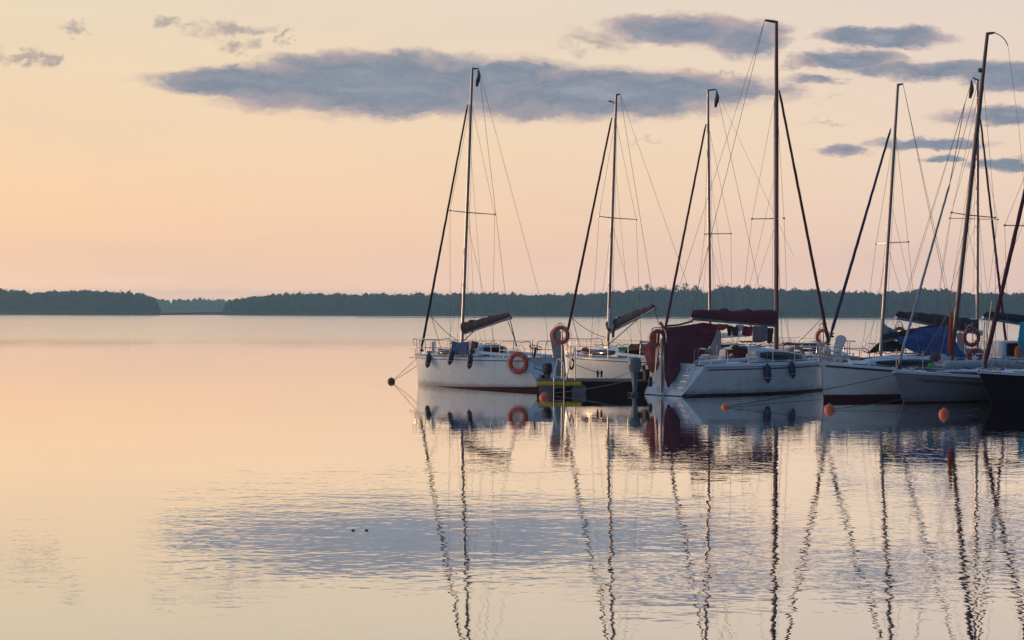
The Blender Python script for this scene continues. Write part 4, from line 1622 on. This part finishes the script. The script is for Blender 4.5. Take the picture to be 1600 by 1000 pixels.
mb = MB(); mb.grid(cloth_rows([[P(1372, 536, 55.9), P(1392, 531, 56.2), P(1412, 536, 56.5)], [P(1362, 545, 55.6), P(1388, 544, 55.9), P(1412, 545, 56.3)], [P(1356, 553, 55.5), P(1376, 549, 55.7), P(1412, 550, 56.2)]], 14, 10, .05, 3, 31))
centred('awning', mb, OLIVE, 'small dark olive awning under the left end of the blue tarpaulin', 'awning', solid=.012)
lifebuoy(P(1405, 521, 57.4), .16, .055, (.1, 0, math.radians(10)), 'orange lifebuoy half hidden behind the blue tarpaulin')
mb = MB(); mb.tube(smooth_path([P(1399, 521, 57.5), P(1400, 507, 57.5), P(1405, 502, 57.5), P(1410, 507, 57.5), P(1411, 521, 57.5)], 4), .014, 6)
centred('lifebuoy_stand', mb, STEEL, 'steel hoop above the lifebuoy behind the blue tarpaulin', 'stand')
# tangle of pulpit gear where the bows meet
for k in range(16):
    a = P(random.uniform(1276, 1318), random.uniform(541, 566), random.uniform(54.6, 60))
    mb = MB()
    pts = [a + Vector((random.uniform(-.25, .25), random.uniform(-.2, .2), random.uniform(-.22, .22))) for _ in range(4)]
    mb.tube(smooth_path(pts, 4), .012, 5)
    mb.v = [tuple(b4.l(v)) for v in mb.v]
    mb.build('bow_rail_bracket' if k % 2 else 'coiled_line', STEEL if k % 2 else ROPE, b4.root)

# ------------------------------------------------------------------ yacht 8: behind the tarpaulin, bow to the right
b8 = Boat('sailing_yacht', 'yacht behind the blue tarpaulin with long brown sail cover and dark furled headsail leaning right',
          (12.1, 61.2), (17.4, 65.5), 2.4, .95, 1.0, hull_mat=HULLW, cab_h=.45)
b8.mast((1527, 530), (1527.5, 124), 5.2, .055, ALU, crane=(1520, 121), spread=((1484, 341), (1559, 343)))
b8.rig((1530, 190))
b8.furler((1532, 186), (1573, 545), FURM, .05)
b8.boom((1526, 521), (1401, 497), 'sail_cover', BROWN, .05, cov=(.24, .12), seed=11)
b8.lifelines(); b8.pushpit(); b8.pulpit()
b8.wire(b8.cr, b8.C(1404, 495), .007, 'topping_lift')
b8.wire(b8.cr, b8.Y(1400, 520, 61.6), .0055, 'backstay')
pennant(1518, 126, b8.Yf, .62, .14, 'black pennant hanging from the bracket just left of the leaning mast')
lifebuoy(P(1518, 527, 59.6), .25, .065, (.05, 0, math.radians(15)), 'upper lifebuoy, faded red, on the steel stand right of the blue tarpaulin', m=LBDARK)
lifebuoy(P(1523, 556, 58.4), .185, .06, (.25, 0, math.radians(5)), 'lower red lifebuoy resting on deck beneath the upright one', m=LBDARK)
mb = MB()
mb.tube(smooth_path([P(1508, 560, 59.7), P(1508, 520, 59.7), P(1511, 512, 59.7), P(1515, 508, 59.7), P(1519, 512, 59.7), P(1520, 560, 59.7)], 4), .015, 6)
mb.tube([P(1511, 512, 59.7), P(1508, 505, 59.7)], .01, 5); mb.tube([P(1518, 511, 59.7), P(1520, 504, 59.7)], .01, 5)
centred('lifebuoy_stand', mb, STEEL, 'steel stand with a round hoop holding the faded lifebuoy', 'stand')
mb = MB()
a_, b_ = P(1505, 553, 60.5), P(1500, 519, 60.5)
rows = []
for k in range(11):
    q = k / 10
    ww = .14 * (math.sqrt(max(.05, 1 - ((q - .85) / .16) ** 2)) if q > .85 else 1)
    c = a_.lerp(b_, q)
    rows.append([c + Vector((u * ww, v * .03, 0)) for u, v in ((-1, 0), (-.5, -1), (.5, -1), (1, 0), (.5, 1), (-.5, 1))])
mb.grid(rows, close=True); mb.v = [tuple(b8.l(v)) for v in mb.v]
mb.build('raised_rudder', GREYB, b8.root)
mb = MB(); mb.lathe([(.0, -.1), (.1, -.09), (.14, 0), (.1, .08), (0, .1)], c=P(1530, 520, 60.5), n=10)
centred('white_ball_fender', mb, WHC, 'round white ball fender beside the mast right of the upright lifebuoy', 'fender')

# ------------------------------------------------------------------ yacht 9: right edge, white cabin and turquoise tarpaulin
b9 = Boat('sailing_yacht', 'yacht at the right edge with a tall white cabin, dark sail cover and turquoise tarpaulin',
          (15.35, 60.6), (21.2, 64.2), 2.5, .95, 1.0, hull_mat=HULLW, cabin=(.15, .7), cockpit=(.02, .14), cab_h=.50)
b9.mast((1720, 530), (1720, 100), 4.6, .06, ALU, crane=(1705, 99), spread=((1690, 345), (1750, 345)))
b9.rig((1720, 180))
b9.boom((1720, 526), (1537, 497), 'sail_cover', NAVY, .05, cov=(.26, .10), seed=13)
b9.lifelines()
for k, dx in enumerate((0, 3, 5)):
    b9.wire(b9.C(1539 + dx, 499), b9.C(1538 + dx, 548 - k * 8), .012, 'mainsheet', ROPED)
b9.wire(b9.cr, b9.C(1538, 495), .006, 'topping_lift')
mb = MB(); mb.box(b9.l(P(1573, 547, 60.4)), (1.1, .7, .62)); mb.build('wheelhouse', GEL, b9.root, bevel=.06)
wc = b9.l(P(1573, 547, 60.4))
mb = MB(); mb.box(wc + Vector((-.12, -.36, .02)), (.52, .03, .42)); mb.build('wheelhouse_window', DOORM, b9.root, bevel=.01)
mb = MB(); mb.box(wc + Vector((.34, -.36, -.04)), (.24, .03, .34)); mb.build('wheelhouse_panel', TANP, b9.root, bevel=.04)
mb = MB(); mb.grid(cloth_rows([[P(1594, 503, 59.3), P(1604, 503, 59.3), P(1625, 500, 59.3)], [P(1591, 520, 59.2), P(1604, 522, 59.2), P(1625, 520, 59.2)], [P(1590, 532, 59.1), P(1604, 535, 59.1), P(1625, 540, 59.1)], [P(1596, 548, 59.1), P(1604, 549, 59.1), P(1625, 552, 59.1)]], 12, 16, .06, 4, 9))
centred('tarpaulin', mb, TURQ, 'turquoise tarpaulin hanging at the right edge of the picture', 'tarpaulin', solid=.012)
mb = MB(); mb.lathe([(0, -.22), (.09, -.18), (.10, 0), (.07, .16), (0, .2)], c=P(1590, 550, 59.0), n=10)
centred('life_jacket', mb, ORC, 'orange life jacket hanging below the turquoise tarpaulin', 'life jacket')

# ------------------------------------------------------------------ yacht 5: grey hull, red strap on a leaning mast
b5 = Boat('sailing_yacht', 'grey hulled yacht with a strongly leaning dark mast wrapped in red canvas near its foot',
          (16.2, 57.3), (11.0, 52.0), 2.5, .58, .93, rake_b=.56, hull_mat=HULLG, stripe=.04, cab_h=.16)
b5.mast((1486, 568), (1543, 51), b5.L - 2.5, .065, ALUD, crane=(1554, 51), spread=((1487, 332), (1555, 340)))
b5.rig((1530, 118))
b5.furler((1484, 287), (1404, 570), FURG, .042, topY=53.2)
b5.wire(b5.Y(1484, 287, 53.2), b5.Y(1530, 124, b5.Yf), .008, 'forestay')
b5.wire(b5.Y(1484, 287, 53.2), b5.Y(1508, 160, 53.5), .012, 'forestay')
b5.stripe_line(.20, .022, .35, .93, DARK)
b5.stripe_line(.25, .018, .62, .91, DARK)
b5.stripe_line(.03, .02, 0, 1, DARK)
mb = MB()
k0, k1 = b5.Y(1483.5, 555, b5.Yf - .1), b5.Y(1487, 488, b5.Yf - .1)
mb.tube([k0.lerp(k1, i / 10) + Vector((0, 0, 0)) for i in range(11)], [.03, .06, .065, .065, .06, .06, .055, .055, .05, .04, .015], 9)
mb.build('mast_wrap', REDC, b5.root)
# arched aerial at the masthead
mb = MB()
mb.tube(smooth_path([b5.Y(x, y, b5.Yf) for x, y in ((1554, 51), (1562, 55), (1570, 62), (1575, 72))], 5), [.014] * 15 + [.010], 5)
mb.build('masthead_whip', DARK, b5.root)
b5.wire(b5.Y(1575, 72, b5.Yf), b5.Y(1592, 200, 55.5), .005, 'backstay')
b5.wire(b5.Y(1592, 200, 55.5), b5.Y(1618, 500, 57), .005, 'backstay')
mb = MB(); mb.box(b5.Y(1531, 110, b5.Yf), (.07, .07, .12)); mb.build('masthead_light', DARK, b5.root)
b5.wire(b5.Y(1486, 480, b5.Yf), b5.Y(1440, 560, b5.Yf - .4), .009, 'halyard', ROPE)
b5.wire(b5.Y(1492, 470, b5.Yf), b5.Y(1465, 566, b5.Yf), .007, 'halyard', ROPE)
b5.pushpit(); b5.lifelines(ts=(.1, .3, .5, .66))
# boom lowered on deck with pale canvas lying along it
mb = MB()
pts = []
for k in range(23):
    q = k / 22
    pts.append(P(1474 + 138 * q, 569.5 - 1.5 * q + .8 * math.sin(q * 9), 52.9 + 2.3 * q))
mb.tube(pts, [(.10 + .035 * noise.noise(Vector((k * .6, 3, 0)))) * (.5 if k == 0 else 1) * (1.25 - .1 * (k / 22)) for k in range(23)], 12)
centred('rolled_sail', mb, WHCAN, 'long roll of pale grey sail lying along the deck behind the dark bow', 'rolled sail')
mb = MB(); mb.grid(cloth_rows([[P(1449, 569, 53.0), P(1458, 569, 53.1)], [P(1448, 574, 52.8), P(1458, 574.5, 52.9)]], 6, 5, .07, 9, 9))
centred('cloth_rag', mb, GREENC, 'bright green rag on the foredeck of the grey hulled yacht', 'cloth', solid=.03)
mb = MB(); mb.tube([P(1432, 549, 55.4), P(1432.5, 573, 55.4)], .014, 6); mb.v = [tuple(b4.l(v)) for v in mb.v]; mb.build('stanchion', STEEL, b4.root)
for (px, py, m, lab) in [(1462, 559, BROWN, 'brown bundle on deck left of the leaning mast foot'), (1473, 561, WHCAN, 'pale crumpled canvas at the foot of the leaning mast'), (1502, 566, DARK, 'black bundle on deck right of the leaning mast')]:
    mb = MB(); mb.lathe([(0, -.12), (.15, -.10), (.19, .0), (.12, .11), (0, .15)], c=P(px, py, 54.6), n=11)
    mb.v = [(v[0] + .05 * noise.noise(Vector(v) * 6), v[1], v[2] + .06 * noise.noise(Vector(v) * 5 + Vector((3, 0, 0)))) for v in mb.v]
    centred('canvas_bundle', mb, m, lab, 'bundle')

# ------------------------------------------------------------------ yacht 6: dark hull at the right edge
b6 = Boat('sailing_yacht', 'dark navy hulled yacht cut by the right edge of the picture',
          (18.4, 56.1), (13.15, 50.8), 2.6, .64, .96, rake_b=.70, hull_mat=NAVYH, stripe=.02, cab_h=.28)
b6.mast((1640, 560), (1668, 60), b6.L - 2.6, .07, ALUD, crane=(1680, 60), spread=((1570, 352), (1720, 356)))
b6.rig((1660, 120))
b6.furler((1657, 60), (1539, 568), FURM, .066, topY=51.9)
b6.lifelines(); b6.pushpit()
mb = MB(); mb.tube([b6.Y(1537, 560, 51.3), b6.Y(1545, 505, 51.4), b6.Y(1550, 470, 51.45)], .012, 6); mb.build('forestay_tube', STEEL, b6.root)

# ------------------------------------------------------------------ jetty
jet = empty('floating_jetty', (2.5, 58.2, 0))
tag(jet, 'short floating jetty with a chipped yellow edge board and steel ladder', 'jetty')
JX0, JX1, JY0, JY1, JZ = .80, 4.25, 57.1, 59.3, .40


def jl(p):
    return Vector(p) - Vector((2.5, 58.2, 0))


mb = MB()
for y in (JY0 + .14, (JY0 + JY1) / 2, JY1 - .04):
    mb.box(jl(((JX0 + JX1) / 2, y, JZ - .22)), (JX1 - JX0, .08, .38))
for x in (JX0 + .04, JX1 - .04):
    mb.box(jl((x, (JY0 + JY1) / 2, JZ - .14)), (.079, JY1 - JY0 - .25, .215))
mb.build('frame', WOODD, jet)
n = 24
pw = (JX1 - JX0) / n
base = MB(); base.box((0, 0, 0), (pw - .012, JY1 - JY0 + .04, .035))
pl0 = base.build('plank', WOOD, jet)
for i in range(n):
    o = pl0 if i == 0 else pl0.copy()
    if i:
        COL.objects.link(o); o.parent = jet
    o.location = jl((JX0 + pw * (i + .5), (JY0 + JY1) / 2 + random.uniform(-.01, .01), JZ - .012 + random.uniform(-.003, .003)))
mb = MB()
nn = 30
top = [jl((P(842, 0, JY0).x + (1.36) * k / nn, JY0 - .03, JZ - .02)) for k in range(nn + 1)]
bot = [t + Vector((0, 0, -.135 + max(0, .05 * noise.noise(Vector((k * .9, 0, 0)))))) for k, t in enumerate(top)]
mb.grid([top, bot]); mb.build('edge_board', YELL, jet, solid=.03)
for i, px in enumerate((853, 904)):
    c = P(px, 600, JY0 + .45)
    mb = MB(); mb.lathe([(0, -.55), (.22, -.55), (.24, -.5), (.24, .5), (.22, .55), (0, .55)], c=jl((c.x, JY0 + .62, .12)), n=20, M=Matrix.Rotation(math.pi / 2, 3, 'X')); mb.build('float', FLOATM, jet)
lad = MB()
for px in (866, 881.5):
    pass
x0, x1 = P(865.5, 600, JY0 - .08).x, P(881.5, 600, JY0 - .08).x
yb = JY0 - .10
hoop = smooth_path([(x0, yb, -.5), (x0, yb, .36), (x0 + .02, yb + .05, .60), ((x0 + x1) / 2 - .05, yb + .25, 1.02), ((x0 + x1) / 2 + .03, yb + .25, 1.04), (x1 - .01, yb + .05, .85), (x1, yb, .36), (x1, yb, -.5)], 5)
lad.tube([jl(p) for p in hoop], .022, 8)
lo = lad.build('ladder', STEEL, jet)
for z in (.20, -.06):
    r_ = MB(); r_.tube([jl((x0, yb, z)), jl((x1, yb, z))], .02, 6); r_.build('rung', STEEL, lo)
rl = MB()
y2 = JY0 + .25
rl.tube([jl(q) for q in smooth_path([P(884, 594, y2), P(889, 575, y2), P(896, 549, y2), P(898, 543, y2), P(898.6, 550, y2), P(898.6, 594, y2)], 4)], .020, 8)
rl.tube([jl(P(884, 556, y2)), jl(P(898, 556, y2))], .016, 6)
rl.build('handrail', STEEL, jet)
post = MB()
post.tube([jl(P(878, 592, JY0 + .7)), jl(P(878, 506, JY0 + .7))], .022, 8)
post.tube([jl(q) for q in smooth_path([P(872, 508, JY0 + .7), P(874, 504.5, JY0 + .7), P(877, 505.5, JY0 + .7)], 3)], .012, 5)
post.tube([jl(q) for q in smooth_path([P(868, 514, JY0 + .7), P(876, 521, JY0 + .7), P(884, 514, JY0 + .7)], 3)], .012, 5)
post.build('lifebuoy_post', STEEL, jet)
cl = MB()
for px in (934, 940):
    cl.box(jl(P(px, 584, JY0 + .3)), (.06, .06, .22))
cl.box(jl(P(937, 583, JY0 + .3)), (.22, .03, .03))
cl.build('mooring_cleat', WOODD, jet, bevel=.01)
lifebuoy(P(876, 523.5, JY0 + .58), .235, .068, (.0, .15, math.radians(-22)), 'red orange lifebuoy on the post at the end of the jetty')
mb = MB(); mb.tube(smooth_path([P(891, 563, 58), P(895, 562, 58), P(897, 568, 58), P(893, 577, 58), P(890, 570, 58), P(892, 562, 58)], 4), .03, 6)
centred('coiled_rope', mb, ROPED, 'dark coil of rope hung on the jetty handrail', 'rope')

# ------------------------------------------------------------------ buoys and lines
q1 = buoy(611.5, 596.5, 6, DKBUOY, 'dark red buoy farthest left, off the bow of the leftmost yacht')
q2 = buoy(850.5, 622, 7.8, ORANGE, 'orange buoy in front of the end of the jetty', ry=8)
q3 = buoy(1133.5, 636.5, 6.5, ORANGE, 'small orange buoy below the side of the tallest yacht', ry=5.5)
q4 = buoy(1296, 641, 8.3, ORANGE, 'orange buoy below the stem of the yacht with the navy furler', ry=9)
q5 = buoy(1475, 648, 8.2, ORANGE, 'orange buoy farthest right, before the grey hull', ry=9.5)
line(q1, P(650, 561, 64), .02, .009, ROPED, 'upper mooring line from the dark red buoy to the leftmost bow')
line(q1, P(652, 571, 64), .03, .009, ROPED, 'lower mooring line from the dark red buoy to the leftmost bow')
line(q3, P(1410, 583, 52.3), .05, .010, ROPED, 'long dark line from the small orange buoy up to the grey bow')
line(q3, P(1284, 610, 57), .02, .009, ROPED, 'faint line from the small orange buoy to the bow of the tallest yacht')
line(P(1288, 609, 53.6), P(1376, 584, 54.3), .03, .009, ROPED, 'slack line drawn across the side of the white hull with the navy furler')
line(q4, W(1440, 618, .25), .03, .009, ROPED, 'line running right from the orange buoy under the navy furler')
line(q5, W(1528, 638, .1), .02, .009, ROPED, 'short dark line behind the rightmost orange buoy')
line(P(1000, 575, 56.4), W(912, 604, .12), .05, .009, ROPE, 'upper pale line from the grey motor to the jetty')
line(P(1002, 590, 56.4), W(868, 614, .05), .05, .009, ROPE, 'lower pale line from the grey motor towards the ladder')
line(P(900, 570, 58), P(940, 584, JY0 + .3), .01, .010, ROPED, 'dark line from the handrail to the cleat on the jetty')
line(W(1060, 622, .02), P(1250, 575, 58.9), .05, .006, ROPE, 'thin line crossing the side of the tallest yacht')

# drifting specks on the lake
for px, py, lab in ((552, 829, 'left of two small dark birds on the rippled water'), (573, 829, 'right of two small dark birds on the rippled water')):
    c = W(px, py)
    mb = MB()
    mb.tube([c + Vector((-.022, 0, .004)), c + Vector((-.008, 0, .008)), c + Vector((.01, 0, .007)), c + Vector((.02, 0, .012))], [.003, .008, .007, .003], 6)
    centred('water_bird', mb, DARK, lab, 'bird', 'small birds on the water')

# ------------------------------------------------------------------ haze
mb = MB()
mb.box((0, 1000, 12.75), (5200, 3000, 29.5))
hz = mb.build('haze', [], smooth=False, kind='stuff')
hm = bpy.data.materials.new('evening_haze')
hm.use_nodes = True
for x in list(hm.node_tree.nodes):
    hm.node_tree.nodes.remove(x)
pv = hm.node_tree.nodes.new('ShaderNodeVolumePrincipled')
pv.inputs['Color'].default_value = (.50, .84, 1.0, 1)
pv.inputs['Density'].default_value = HAZED
pv.inputs['Anisotropy'].default_value = 0.4
om = hm.node_tree.nodes.new('ShaderNodeOutputMaterial')
hm.node_tree.links.new(pv.outputs[0], om.inputs['Volume'])
hz.data.materials.append(hm)
